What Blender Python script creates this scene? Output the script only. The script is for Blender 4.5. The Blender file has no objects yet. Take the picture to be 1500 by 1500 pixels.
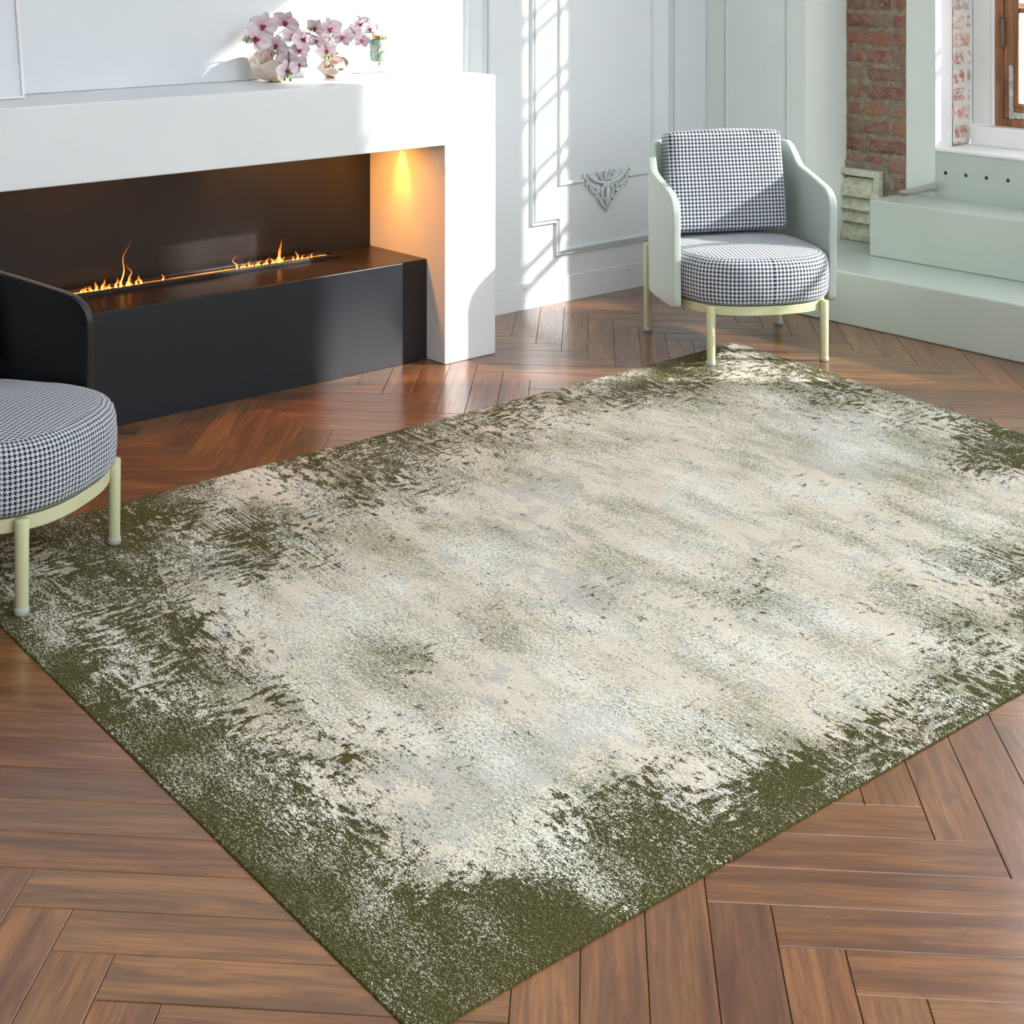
import bpy, bmesh, math, random
from mathutils import Vector, Matrix, noise
random.seed(7)
C = bpy.context.scene.collection
PI = math.pi

# ------------------------------------------------------------------ helpers
def lin(r, g, b):
    f = lambda c: (c/255/12.92) if c/255 <= .04045 else ((c/255+.055)/1.055)**2.4
    return (f(r), f(g), f(b), 1)

class NT:
    """small helper to write node materials"""
    def __init__(s, name):
        s.m = bpy.data.materials.new(name); s.m.use_nodes = True
        s.t = s.m.node_tree; s.n = s.t.nodes; s.l = s.t.links
        s.b = s.n['Principled BSDF']; s.out = s.n['Material Output']
    def node(s, typ, **kw):
        n = s.n.new(typ)
        for k, v in kw.items(): setattr(n, k, v)
        return n
    def put(s, sock, v):
        if hasattr(v, 'is_output') or isinstance(v, bpy.types.NodeSocket): s.l.new(v, sock)
        else: sock.default_value = v
    def math(s, op, a, b=None, c=None):
        n = s.node('ShaderNodeMath', operation=op)
        for i, v in enumerate((a, b, c)):
            if v is not None: s.put(n.inputs[i], v)
        return n.outputs[0]
    def mapr(s, v, a, b, c=0., d=1., smooth=False):
        n = s.node('ShaderNodeMapRange'); n.clamp = True
        if smooth: n.interpolation_type = 'SMOOTHSTEP'
        for i, x in enumerate((v, a, b, c, d)): s.put(n.inputs[i], x)
        return n.outputs[0]
    def mix(s, f, a, b, typ='MIX'):
        n = s.node('ShaderNodeMix', data_type='RGBA', blend_type=typ)
        s.put(n.inputs[0], f); s.put(n.inputs[6], a); s.put(n.inputs[7], b)
        return n.outputs[2]
    def noise(s, vec, scale, detail=4, rough=.55, dist=0.):
        n = s.node('ShaderNodeTexNoise')
        s.put(n.inputs['Vector'], vec); n.inputs['Scale'].default_value = scale
        n.inputs['Detail'].default_value = detail; n.inputs['Roughness'].default_value = rough
        n.inputs['Distortion'].default_value = dist
        return n.outputs[0]
    def mapping(s, vec, scale=(1, 1, 1), loc=(0, 0, 0), rot=(0, 0, 0)):
        n = s.node('ShaderNodeMapping'); s.put(n.inputs[0], vec)
        n.inputs['Scale'].default_value = scale; n.inputs['Location'].default_value = loc
        n.inputs['Rotation'].default_value = rot
        return n.outputs[0]
    def pos(s): return s.node('ShaderNodeTexCoord').outputs['Object']
    def uv(s): return s.node('ShaderNodeTexCoord').outputs['UV']
    def attr(s, name): return s.node('ShaderNodeAttribute', attribute_name=name)
    def bump(s, h, strength=.3, dist=.002):
        n = s.node('ShaderNodeBump'); s.put(n.inputs['Height'], h)
        n.inputs['Strength'].default_value = strength; n.inputs['Distance'].default_value = dist
        s.l.new(n.outputs[0], s.b.inputs['Normal'])
    def base(s, c, rough=.5, metal=0., spec=.5):
        s.put(s.b.inputs['Base Color'], c); s.put(s.b.inputs['Roughness'], rough)
        s.b.inputs['Metallic'].default_value = metal; s.b.inputs['Specular IOR Level'].default_value = spec
        return s.m

def painted(name, col, rough=.55, var=.012, bump=.05, scale=3):
    t = NT(name); p = t.pos()
    n = t.noise(p, scale, 5, .6)
    n2 = t.noise(p, scale*14, 3, .6)
    c2 = tuple(max(0, c*(1-var*3)) for c in col[:3])+(1,)
    t.bump(t.math('ADD', n, n2), bump, .001)
    return t.base(t.mix(t.mapr(n, .4, .8), col, c2), rough)

def solid(name, col, rough=.4, metal=0., spec=.5):
    t = NT(name); n = t.noise(t.pos(), 40, 2)
    c2 = tuple(c*.9 for c in col[:3])+(1,)
    return t.base(t.mix(n, col, c2), rough, metal, spec)

def emit(name, col, strength):
    t = NT(name); t.base(col, .6)
    t.b.inputs['Emission Color'].default_value = col; t.b.inputs['Emission Strength'].default_value = strength
    return t.m

def link(name, me, mat, parent=None, world=True):
    o = bpy.data.objects.new(name, me); C.objects.link(o)
    if mat is not None: me.materials.append(mat)
    if parent is not None:
        if world:
            loc = Vector((0, 0, 0)); q = parent
            while q is not None: loc += q.location; q = q.parent
            me.transform(Matrix.Translation(-loc))
        o.parent = parent
    return o

def finish(name, bm, mat, parent=None, smooth=False, bev=0, seg=2, world=True):
    bmesh.ops.recalc_face_normals(bm, faces=bm.faces)
    me = bpy.data.meshes.new(name); bm.to_mesh(me); bm.free()
    if smooth:
        for p in me.polygons: p.use_smooth = True
    o = link(name, me, mat, parent, world)
    if bev:
        m = o.modifiers.new('bevel', 'BEVEL'); m.width = bev; m.segments = seg; m.limit_method = 'ANGLE'
        m.angle_limit = .6
    return o

def tag(o, label, cat, group=None, kind=None):
    if label: o['label'] = label
    if cat: o['category'] = cat
    if group: o['group'] = group
    if kind: o['kind'] = kind
    return o

def empty(name, loc, label, cat, rz=0, group=None):
    o = bpy.data.objects.new(name, None); C.objects.link(o)
    o.location = loc; o.rotation_euler = (0, 0, rz); o.empty_display_size = .1
    return tag(o, label, cat, group)

def struct(name, bm, mat, bev=0, label=None, smooth=False):
    o = finish(name, bm, mat, None, smooth, bev); o['kind'] = 'structure'
    if label: o['label'] = label
    return o

def box(bm, x0, x1, y0, y1, z0, z1):
    v = [bm.verts.new((x, y, z)) for z in (z0, z1) for y in (y0, y1) for x in (x0, x1)]
    for f in ((0, 1, 3, 2), (4, 6, 7, 5), (0, 4, 5, 1), (2, 3, 7, 6), (0, 2, 6, 4), (1, 5, 7, 3)):
        bm.faces.new([v[i] for i in f])
    return bm

def B(*a):
    bm = bmesh.new()
    if a and isinstance(a[0], (tuple, list)):
        for q in a: box(bm, *q)
    elif a: box(bm, *a)
    return bm

def tube(bm, pts, r, n=10, cap=True):
    pts = [Vector(p) for p in pts]
    rs = r if isinstance(r, (list, tuple)) else [r]*len(pts)
    rings = []; up = None
    for i, p in enumerate(pts):
        d = (pts[min(i+1, len(pts)-1)]-pts[max(i-1, 0)]).normalized()
        if up is None: up = d.orthogonal().normalized()
        else:
            up = (up-d*up.dot(d))
            up = up.normalized() if up.length > 1e-6 else d.orthogonal().normalized()
        s = d.cross(up)
        rings.append([bm.verts.new(p+(up*math.cos(2*PI*k/n)+s*math.sin(2*PI*k/n))*rs[i]) for k in range(n)])
    for a, b in zip(rings, rings[1:]):
        for k in range(n): bm.faces.new((a[k], a[(k+1) % n], b[(k+1) % n], b[k]))
    if cap: bm.faces.new(rings[0][::-1]); bm.faces.new(rings[-1])
    return bm

def lathe(bm, prof, c=(0, 0, 0), n=32):
    rings = []
    for r, z in prof:
        if r < 1e-5: rings.append([bm.verts.new((c[0], c[1], c[2]+z))])
        else: rings.append([bm.verts.new((c[0]+r*math.cos(2*PI*k/n), c[1]+r*math.sin(2*PI*k/n), c[2]+z)) for k in range(n)])
    for a, b in zip(rings, rings[1:]):
        for k in range(n):
            k2 = (k+1) % n
            if len(a) == 1 and len(b) == 1: continue
            if len(a) == 1: bm.faces.new((a[0], b[k2], b[k]))
            elif len(b) == 1: bm.faces.new((a[k], a[k2], b[0]))
            else: bm.faces.new((a[k], a[k2], b[k2], b[k]))
    return bm

def bez(pts, n=8):
    out = []
    P = [Vector(p) for p in pts]
    for i in range(len(P)-1):
        p0 = P[max(i-1, 0)]; p1 = P[i]; p2 = P[i+1]; p3 = P[min(i+2, len(P)-1)]
        for k in range(n):
            t = k/n
            out.append(.5*((2*p1)+(p2-p0)*t+(2*p0-5*p1+4*p2-p3)*t*t+(-p0+3*p1-3*p2+p3)*t**3))
    out.append(P[-1]); return out

# ------------------------------------------------------------------ materials
M_wall = painted('wall_paint', lin(226, 232, 236), .5)
M_wallg = painted('grey_green_paint', lin(226, 234, 229), .55, .02)
M_plaster = painted('mantel_plaster', lin(232, 236, 240), .42, .012, .06, 4)
M_white = painted('white_paint', lin(238, 240, 240), .4, .03)
M_black = None

def mat_black(name, col, rough):
    t = NT(name); p = t.pos()
    n = t.noise(p, 5, 6, .65); s = t.noise(t.mapping(p, (1, 9, 1)), 14, 6, .7)
    r = t.mapr(n, .3, .7, rough-.06, rough+.1)
    sc = t.mapr(t.math('MULTIPLY', n, s), .42, .5, 0, 1)
    t.bump(n, .05, .002)
    return t.base(t.mix(sc, col, tuple(min(1, c*2.2+.01) for c in col[:3])+(1,)), r)
M_blackpanel = mat_black('black_hearth_panel', lin(26, 31, 39), .34)
M_blackback = mat_black('black_back_panel', lin(22, 18, 16), .4)
M_blackmatte = solid('matte_black', lin(16, 15, 15), .6)

# herringbone planks
t = NT('oak_planks'); u = t.uv(); a = t.attr('rnd').outputs['Color']
sep = t.node('ShaderNodeSeparateColor'); t.l.new(a, sep.inputs[0])
off = t.node('ShaderNodeCombineXYZ'); t.l.new(t.math('MULTIPLY', sep.outputs[0], 37.), off.inputs[0]); t.l.new(t.math('MULTIPLY', sep.outputs[1], 53.), off.inputs[1])
add = t.node('ShaderNodeVectorMath', operation='ADD'); t.l.new(u, add.inputs[0]); t.l.new(off.outputs[0], add.inputs[1])
uvv = add.outputs[0]
g1 = t.noise(t.mapping(uvv, (2.2, 26, 1)), 1., 6, .62, .9)
g2 = t.noise(t.mapping(uvv, (7, 150, 1)), 1., 4, .65, .3)
g3 = t.noise(t.mapping(uvv, (3.0, 9, 1)), 1., 3, .5, .6)
c = t.mix(t.mapr(g1, .36, .66), lin(80, 50, 32), lin(178, 122, 72))
c = t.mix(t.mapr(g2, .40, .66, 0, .6), c, lin(70, 46, 34))
g4 = t.noise(t.mapping(uvv, (4., 14, 1), (4, 8, 0)), 1., 6, .7, 1.6)
c = t.mix(t.mapr(g4, .55, .68, 0, .6), c, lin(64, 44, 34))
c = t.mix(t.mapr(g3, .52, .72, 0, .5), c, lin(104, 82, 62))
tint = t.mix(sep.outputs[2], lin(134, 80, 44), lin(142, 106, 62))
c = t.mix(.3, c, tint)
c = t.mix(t.mapr(sep.outputs[0], .0, 1., 0, .45), c, lin(78, 52, 42))
knot = t.node('ShaderNodeTexVoronoi'); t.l.new(t.mapping(uvv, (2.2, 5.5, 1)), knot.inputs['Vector']); knot.inputs['Scale'].default_value = 1.
c = t.mix(t.mapr(knot.outputs['Distance'], .03, .14, .75, 0), c, lin(52, 36, 28))
t.bump(t.math('ADD', g2, t.math('MULTIPLY', g1, .5)), .16, .0012)
M_oak = t.base(c, t.mapr(g2, .3, .7, .27, .4))
t.b.inputs['Coat Weight'].default_value = .5; t.b.inputs['Coat Roughness'].default_value = .16
M_gap = solid('plank_gap', lin(38, 26, 20), .7)

# houndstooth cloth from a real 4/4 twill of two thread colours
def houndstooth(name, light, dark, period=.0128):
    t = NT(name); s = t.node('ShaderNodeSeparateXYZ'); t.l.new(t.uv(), s.inputs[0])
    k = 8/period
    x = t.math('FLOOR', t.math('MULTIPLY', s.outputs[0], k)); y = t.math('FLOOR', t.math('MULTIPLY', s.outputs[1], k))
    fm = lambda v, m: t.math('FLOORED_MODULO', v, m)
    warp = t.math('LESS_THAN', fm(x, 8.), 4.); weft = t.math('LESS_THAN', fm(y, 8.), 4.)
    sel = t.math('LESS_THAN', fm(t.math('ADD', x, y), 4.), 2.)
    v = t.math('ADD', t.math('MULTIPLY', sel, warp), t.math('MULTIPLY', t.math('SUBTRACT', 1., sel), weft))
    n = t.noise(t.pos(), 9, 3)
    t.bump(t.math('ADD', t.math('MULTIPLY', sel, .3), n), .25, .001)
    m = t.base(t.mix(v, light, dark), .85, 0, .2)
    t.b.inputs['Sheen Weight'].default_value = .25
    return m
M_hound = houndstooth('houndstooth_cloth', lin(200, 207, 218), lin(22, 24, 34), .0142)
M_hound2 = houndstooth('fine_houndstooth_cloth', lin(200, 207, 218), lin(22, 24, 34), .0118)
M_step = painted('grey_green_step_paint', lin(190, 201, 192), .24, .015, .03, 4)
M_shellgrey = painted('pale_grey_leather', lin(184, 196, 188), .42, .01, .1, 30)
M_shellblack = painted('black_leather', lin(3, 3, 5), .34, .02, .15, 30)
M_cream = solid('cream_enamel_metal', lin(205, 208, 168), .35)
M_glide = solid('grey_plastic_glide', lin(178, 182, 176), .4)

# ------------------------------------------------------------------ room
WX = -4.805        # fireplace wall
YW = 5.83          # inner face of the window wall

# floor: herringbone planks, one mesh
def make_floor():
    bm = bmesh.new(); uvl = bm.loops.layers.uv.new('UVMap'); col = bm.loops.layers.color.new('rnd')
    s = math.sqrt(.5); Wp, Wq = .1018, .0988
    p0 = 2.389-24*Wp; q0 = .0188
    rnd = random.Random(3)
    def P(p, q, z): return ((-p-q)*s, (p-q)*s, z)
    # sub floor
    f = bm.faces.new([bm.verts.new(v) for v in ((-4.9, -2.6, -.004), (3.6, -2.6, -.004), (3.6, 6.0, -.004), (-4.9, 6.0, -.004))]); f.material_index = 1
    def plank(a0, a1, b0, b1, along_p):
        c = P((a0+a1)/2, (b0+b1)/2, 0)
        if not (-5.2 < c[0] < 3.9 and -2.9 < c[1] < 6.2): return
        g = .0007; e = .0009
        dz = rnd.uniform(0, .0006)
        outer = [(a0+g, b0+g), (a1-g, b0+g), (a1-g, b1-g), (a0+g, b1-g)]
        inner = [(a0+g+e, b0+g+e), (a1-g-e, b0+g+e), (a1-g-e, b1-g-e), (a0+g+e, b1-g-e)]
        rc = (rnd.random(), rnd.random(), rnd.random(), 1)
        vo = [bm.verts.new(P(x, y, -.0035)) for x, y in outer]; vm = [bm.verts.new(P(x, y, -.0012-.0004+dz)) for x, y in outer]
        vi = [bm.verts.new(P(x, y, -.0006+dz)) for x, y in inner]
        def face(vs, cs):
            f = bm.faces.new(vs)
            for lp, (x, y) in zip(f.loops, cs):
                uu, vv = (x-a0, y-b0) if along_p else (y-b0, x-a0)
                lp[uvl].uv = (uu, vv); lp[col] = rc
        face(vi, inner)
        for k in range(4):
            j = (k+1) % 4
            face((vm[k], vm[j], vi[j], vi[k]), (outer[k], outer[j], inner[j], inner[k]))
            face((vo[k], vo[j], vm[j], vm[k]), (outer[k], outer[j], outer[j], outer[k]))
    for j in range(-80, 95):
        for i in range(-60, 125):
            k = (i-j-34) % 12
            if k == 0: plank(p0+i*Wp, p0+(i+6)*Wp, q0+j*Wq, q0+(j+1)*Wq, True)
            if k == 11: plank(p0+i*Wp, p0+(i+1)*Wp, q0+j*Wq, q0+(j+6)*Wq, False)
    # trim to the room
    for co, no in (((-4.9, 0, 0), (-1, 0, 0)), ((3.6, 0, 0), (1, 0, 0)), ((0, -2.6, 0), (0, -1, 0)), ((0, 6.0, 0), (0, 1, 0))):
        bmesh.ops.bisect_plane(bm, geom=bm.verts[:]+bm.edges[:]+bm.faces[:], plane_co=co, plane_no=no, clear_outer=True)
    me = bpy.data.meshes.new('floor'); bm.to_mesh(me); bm.free()
    me.materials.append(M_oak); me.materials.append(M_gap)
    o = bpy.data.objects.new('floor', me); C.objects.link(o); o['kind'] = 'structure'
    o['label'] = 'brown oak herringbone plank floor'
make_floor()

struct('wall_left', B((WX-.2, WX, 3.70, 6.3, -.01, 3.6), (WX-.2, WX, -2.6, 3.70, -.01, 3.6)), M_wall, label='white fireplace wall with stepped mouldings')
struct('wall_chimney', B(WX-.001, -4.72, -2.6, 3.655, 1.034, 3.6), M_wall, .002, label='plain white wall above the mantel')
# window wall: pieces round the opening
ox0, ox1, oz0, oz1 = -3.782, -1.62, .652, 3.25
struct('wall_sill', B(ox0, 3.6, YW, 6.35, -.01, oz0-.012), M_step, label='grey green wall under the window sill')
struct('wall_window', B((WX-.2, ox0, YW+.012, 6.3, -.01, 3.6), (ox0, ox1, YW, 6.3, oz1, 3.6),
                        (ox1, 3.6, YW, 6.3, oz0-.012, 3.6)), M_wallg, label='window wall beneath and beside the window')
struct('wall_pier', B(ox0-.141, ox0, YW-.004, 6.0, .40, 3.6), M_wallg, .002, label='pale painted strip between brick and window')
struct('wall_corner', B(WX, -4.234, 5.54, YW+.1, -.01, 3.6), M_wallg, .004, label='pale corner pilaster behind the grey armchair')
struct('wall_back', B(-5.0, 3.6, -2.8, -2.6, -.01, 3.6), painted('back_wall_paint', lin(120, 116, 110), .6), label='rear wall behind the camera')
struct('ceiling', B((-5.0, -1.0, -2.8, 6.3, 3.6, 3.75), (2.6, 3.8, -2.8, 6.3, 3.6, 3.75), (-1.0, 2.6, 4.4, 6.3, 3.6, 3.75), (-1.0, 2.6, -2.8, -.2, 3.6, 3.75)), M_wall, label='white ceiling with an opening added for top light')  # unseen ceiling opening added to light floor and rug from above
# unseen right wall; its opening is added and sized for side fill light
struct('wall_right', B((3.6, 3.8, -2.8, 6.3, -.01, .95), (3.6, 3.8, -2.8, 6.3, 3.3, 3.6), (3.6, 3.8, -2.8, -2.3, .35, 3.3), (3.6, 3.8, -2.3, .9, .35, 3.3),
                       (3.6, 3.8, 3.4, 6.3, .35, 3.3)), M_wall, label='right wall with an opening added for fill light')
# steps under the window
struct('trim_1', B(WX+.571, 3.6, 5.204, YW, 0, .210), M_step, .006, label='long lower plinth step under the window')
struct('trim_2', B(-3.922, 3.6, 5.557, YW, .2101, .446), M_step, .006, label='upper plinth step under the window')

# recessed wall left of the panel: skirting + mouldings
def moulding(name, path, w=.03, h=.013, double=True, label=None):
    """path in (y, z) on the wall plane, mitred"""
    prof = [(0, 0), (.12, .75), (.26, .85), (.34, .25), (.5, .2), (.6, .95), (.82, 1), (.95, .5), (1, 0)] if double else [(0, 0), (.18, .9), (.45, 1), (.8, .7), (1, 0)]
    bm = bmesh.new(); P = [Vector(p) for p in path]; rings = []
    for i, p in enumerate(P):
        d1 = (P[i]-P[i-1]).normalized() if i > 0 else None
        d2 = (P[i+1]-P[i]).normalized() if i < len(P)-1 else None
        n1 = Vector((-d1.y, d1.x)) if d1 else None; n2 = Vector((-d2.y, d2.x)) if d2 else None
        if n1 and n2:
            n = (n1+n2); n = n/(n.dot(n1))
        else: n = n1 or n2
        rings.append([bm.verts.new((WX-.0005+h*b, p.x+n.x*w*(a-.5), p.y+n.y*w*(a-.5))) for a, b in prof])
    for a, b in zip(rings, rings[1:]):
        for k in range(len(prof)-1): bm.faces.new((a[k], a[k+1], b[k+1], b[k]))
    o = struct(name, bm, M_wallg2, 0, label)
M_wallg2 = painted('moulding_paint', lin(214, 221, 222), .5)
moulding('trim_3', [(4.452, 3.3), (4.452, .355), (4.592, .355), (4.592, .214), (5.176, .214), (5.176, .355), (5.304, .355), (5.304, 3.3)], .034, .016, label='outer stepped moulding of the tall panel')
moulding('trim_4', [(4.608, 3.2), (4.608, .503), (4.745, .503)], .022, .012, False, label='inner moulding left of the carved ornament')
moulding('trim_5', [(5.02, .503), (5.178, .503), (5.178, 3.2)], .022, .012, False, label='inner moulding right of the carved ornament')
moulding('trim_6', [(4.088, 3.2), (4.088, 1.2), (4.088, .5), (3.9, .5)], .022, .012, False, label='inner moulding beside the mantel')
moulding('trim_7', [(4.192, 3.3), (4.192, .355), (3.9, .355)], .034, .016, label='outer moulding beside the mantel')
bs = struct('baseboard_left', B(WX-.001, WX+.0035, 3.85, 5.54, -.001, .108), M_wall, .001, label='flat skirting board with screw heads')
bm = bmesh.new()
for y in (4.40, 4.62, 4.86, 5.02, 5.14):
    for z in (.03, .082):
        tube(bm, [(WX+.003, y, z), (WX+.0045, y, z)], .0028, 8)
struct('trim_8', bm, solid('screw_heads', lin(130, 132, 130), .4, .6), label='small screw heads in the skirting')

# mouldings of the corner pilaster
def pil_mould(name, x, label):
    bm = B((x-.0095, x-.0035, 5.535, 5.541, -.0, 3.3), (x+.0025, x+.0095, 5.532, 5.541, 0, 3.3))
    struct(name, bm, M_wallg, .002, label)
pil_mould('trim_9', -4.684, 'left vertical bead on the corner pilaster'); pil_mould('trim_10', -4.338, 'right vertical bead on the corner pilaster')

# carved ornament on the moulding
def ornament():
    bm = bmesh.new(); cy, cz, X = 4.882, .515, WX+.012
    def S(pts, r0, r1=None, n=7):
        for sg in (1, -1):
            P = bez([(X, cy+sg*y, cz+z) for y, z in pts], 6)
            r1_ = r1 if r1 is not None else r0*.4
            tube(bm, P, [r0+(r1_-r0)*k/(len(P)-1) for k in range(len(P))], n)
    S([(0, -.035), (.03, -.03), (.07, -.02), (.105, .0), (.13, .022)], .009, .004)
    S([(.02, -.025), (.045, .0), (.05, .018), (.035, .022), (.028, .008), (.036, .002)], .006, .003)
    S([(.07, -.02), (.088, -.006), (.092, .012), (.08, .018)], .005, .002)
    S([(.13, .022), (.142, .01), (.135, -.004), (.124, .0)], .005, .003)
    S([(.125, -.005), (.11, -.03), (.085, -.045), (.06, -.05)], .007, .003)
    S([(.10, -.035), (.095, -.055), (.078, -.068), (.055, -.07), (.04, -.055)], .007, .003)
    S([(.012, -.04), (.03, -.06), (.03, -.085), (.012, -.105), (.003, -.13)], .008, .004)
    S([(.07, -.065), (.062, -.088), (.04, -.1), (.022, -.098)], .007, .003)
    S([(.045, -.095), (.036, -.118), (.012, -.138), (0, -.152)], .007, .004)
    S([(.006, -.02), (.012, .0), (.004, .016), (0, .02)], .007, .004)
    tube(bm, [(X, cy, cz-.03), (X+.003, cy, cz-.075), (X, cy, cz-.15)], [.007, .012, .004], 8)
    for y in (-.118, -.1, -.08, -.06, .06, .08, .1, .118):
        tube(bm, [(X-.004, cy+y, cz-.02-(.12-abs(y))*.4), (X, cy+y*1.07, cz-.036-(.13-abs(y))*.75)], [.007, .002], 6)
    o = finish('wall_ornament', bm, M_wallg2, None, True)
    tag(o, 'carved acanthus scroll ornament on the lower moulding of the white wall', 'ornament')
ornament()

# bricks
t = NT('old_brick'); a = t.attr('rnd').outputs['Color']; p = t.pos()
n1 = t.noise(p, 22, 6, .65); n2 = t.noise(p, 90, 4, .6); n3 = t.noise(p, 9, 5, .6, .6)
s_ = t.node('ShaderNodeSeparateColor'); t.l.new(a, s_.inputs[0])
c = t.mix(s_.outputs[0], lin(116, 68, 56), lin(158, 102, 76))
c = t.mix(t.mapr(s_.outputs[1], .72, .95), c, lin(138, 120, 106))
c = t.mix(t.mapr(n1, .40, .62, 0, .8), c, lin(146, 118, 104))
c = t.mix(t.mapr(n2, .56, .72, 0, .6), c, lin(198, 186, 168))
c = t.mix(t.mapr(n3, .50, .62, 0, .8), c, lin(134, 122, 104))
t.bump(t.math('ADD', n1, n2), .7, .004); M_brick = t.base(c, .85)
t = NT('lime_mortar'); p = t.pos(); n1 = t.noise(p, 30, 6, .65); n2 = t.noise(p, 120, 3)
c = t.mix(t.mapr(n1, .35, .7), lin(116, 104, 88), lin(170, 158, 136)); t.bump(t.math('ADD', n1, n2), .8, .006); M_mortar = t.base(c, .9)
t = NT('whitewashed_brick'); a = t.attr('rnd').outputs['Color']; p = t.pos(); n1 = t.noise(p, 26, 6, .7); n3 = t.noise(t.mapping(p, (1, 1, 1)), 60, 4)
s_ = t.node('ShaderNodeSeparateColor'); t.l.new(a, s_.inputs[0])
c = t.mix(s_.outputs[0], lin(176, 120, 104), lin(206, 160, 140))
c = t.mix(t.mapr(s_.outputs[1], .6, .8), c, lin(186, 178, 180))
c = t.mix(t.mapr(n1, .42, .58), c, lin(226, 224, 222)); t.bump(t.math('ADD', n1, n3), .6, .004); M_brickw = t.base(c, .8)
M_mortarw = painted('whitewashed_mortar', lin(222, 220, 216), .85, .06, .5, 30)

def brick_face(name, org, ux, w, z0, z1, n, mat, mortar, label, seed=1, course=.0785, zoff=0., blen=.252):
    """rough bricks standing a little proud of a mortar bed; org = corner, ux = unit vector along, n = outward normal"""
    rnd = random.Random(seed); org = Vector(org); ux = Vector(ux); n = Vector(n)
    bm = bmesh.new(); col = bm.loops.layers.color.new('rnd')
    r = 0; z = z0-((z0-zoff) % course)
    while z < z1:
        x = -((r % 2)*blen*.5) - rnd.uniform(0, .03)
        head = (r % 3 == 1)
        while x < w:
            L = (blen*.5 if (head or rnd.random() < .18) else blen)*rnd.uniform(.94, 1.04)
            a0, a1 = max(x+.006, .001), min(x+L-.006, w-.001)
            b0, b1 = max(z+.005, z0), min(z+course-.007, z1)
            if a1-a0 > .012 and b1-b0 > .008:
                nx, nz = max(3, int((a1-a0)/.013)), 6
                d0 = rnd.uniform(.004, .010); rc = (rnd.random(), rnd.random(), rnd.random(), 1)
                grid = []
                for iz in range(nz+1):
                    row = []
                    for ix in range(nx+1):
                        fa, fb = ix/nx, iz/nz
                        e = min(fa*(a1-a0), (1-fa)*(a1-a0), fb*(b1-b0), (1-fb)*(b1-b0))
                        d = d0*(min(1, e/.008)**.5)
                        q = org+ux*(a0+(a1-a0)*fa)+Vector((0, 0, b0+(b1-b0)*fb))
                        d += (noise.noise(q*60)*.0035+noise.noise(q*20)*.004)*min(1, e/.006)
                        if e <= 1e-6:
                            d = -.004
                            jit = .004*noise.noise(q*45+Vector((3, 1, 7)))
                            q = q+ux*(jit if 0 < ix < nx or True else 0)*(1 if (a0 > .002 and a1 < w-.002) else 0)+Vector((0, 0, jit*.8))
                        row.append(bm.verts.new(q+n*d))
                    grid.append(row)
                for iz in range(nz):
                    for ix in range(nx):
                        f = bm.faces.new((grid[iz][ix], grid[iz][ix+1], grid[iz+1][ix+1], grid[iz+1][ix])); f.smooth = True
                        for lp in f.loops: lp[col] = rc
            x += L
        z += course; r += 1
    # mortar bed (second material), rough grid
    nx, nz = int(w/.012), int((z1-z0)/.012); g = []
    for iz in range(nz+1):
        row = []
        for ix in range(nx+1):
            q = org+ux*(w*ix/nx)+Vector((0, 0, z0+(z1-z0)*iz/nz))
            row.append(bm.verts.new(q+n*(.001+noise.noise(q*35)*.003)))
        g.append(row)
    for iz in range(nz):
        for ix in range(nx):
            f = bm.faces.new((g[iz][ix], g[iz][ix+1], g[iz+1][ix+1], g[iz+1][ix])); f.material_index = 1; f.smooth = True
    me = bpy.data.meshes.new(name); bm.to_mesh(me); bm.free()
    me.materials.append(mat); me.materials.append(mortar)
    o = bpy.data.objects.new(name, me); C.objects.link(o); o['kind'] = 'structure'; o['label'] = label
    return o
brick_face('wall_brick', (-4.236, YW, 0), (1, 0, 0), .3135, .21, 2.6, (0, -1, 0), M_brick, M_mortar, 'exposed red brick strip beside the corner pilaster', 5, .0785, .0457+.0)
brick_face('wall_reveal', (ox0+.004, 5.955, 0), (0, 1, 0), .135, .655, 2.6, (1, 0, 0), M_brickw, M_mortarw, 'whitewashed brick in the window reveal', 9, .0785, .0457, .25)
# cement patch above and beside the grille
bm = bmesh.new(); rnd = random.Random(2)
nx, nz = 36, 34; g = []
for iz in range(nz+1):
    row = []
    for ix in range(nx+1):
        x = -4.234+.27*ix/nx; z = .212+.375*iz/nz
        q = Vector((x, YW, z))
        lim = .575+.012*noise.noise(Vector((x*25, 0, 3)))
        edge = min(1, max(0, (lim-z)/.02))
        side = min(1, max(0, (-4.0+.03*noise.noise(Vector((z*12, 5, 0)))-x)/.02))
        d = (.012+.004*noise.noise(q*30)+.002*noise.noise(q*110))*min(edge, side)-.012*(1-min(edge, side))
        row.append(bm.verts.new((x, YW-d, z)))
    g.append(row)
for iz in range(nz):
    for ix in range(nx):
        f = bm.faces.new((g[iz][ix], g[iz][ix+1], g[iz+1][ix+1], g[iz+1][ix])); f.smooth = True
t = NT('cement_patch'); p = t.pos(); n1 = t.noise(p, 16, 6, .65); t.bump(t.noise(p, 80, 5), .6, .004)
M_cement = t.base(t.mix(t.mapr(n1, .35, .68), lin(98, 94, 84), lin(150, 142, 126)), .9)
struct('trim_11', bm, M_cement, 0, 'rough cement around the ventilation grille')

# sill and window
struct('trim_12', B(ox0-.0, ox1, YW-.006, 6.10, oz0-.012, oz0), M_white, .003, label='white window sill board')
struct('trim_13', B(ox0, ox0+.0035, YW-.004, 5.953, oz0, oz1), M_white, .001, label='white plastered left window jamb')
struct('trim_14', B(ox1-.004, ox1, YW-.004, 6.10, oz0, oz1), M_white, .001, label='white plastered right window jamb')
struct('trim_15', B(ox0+.03, ox1-.004, 6.05, 6.11, oz0, .736), M_white, .003, label='raised white inner sill below the wooden window')
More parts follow.
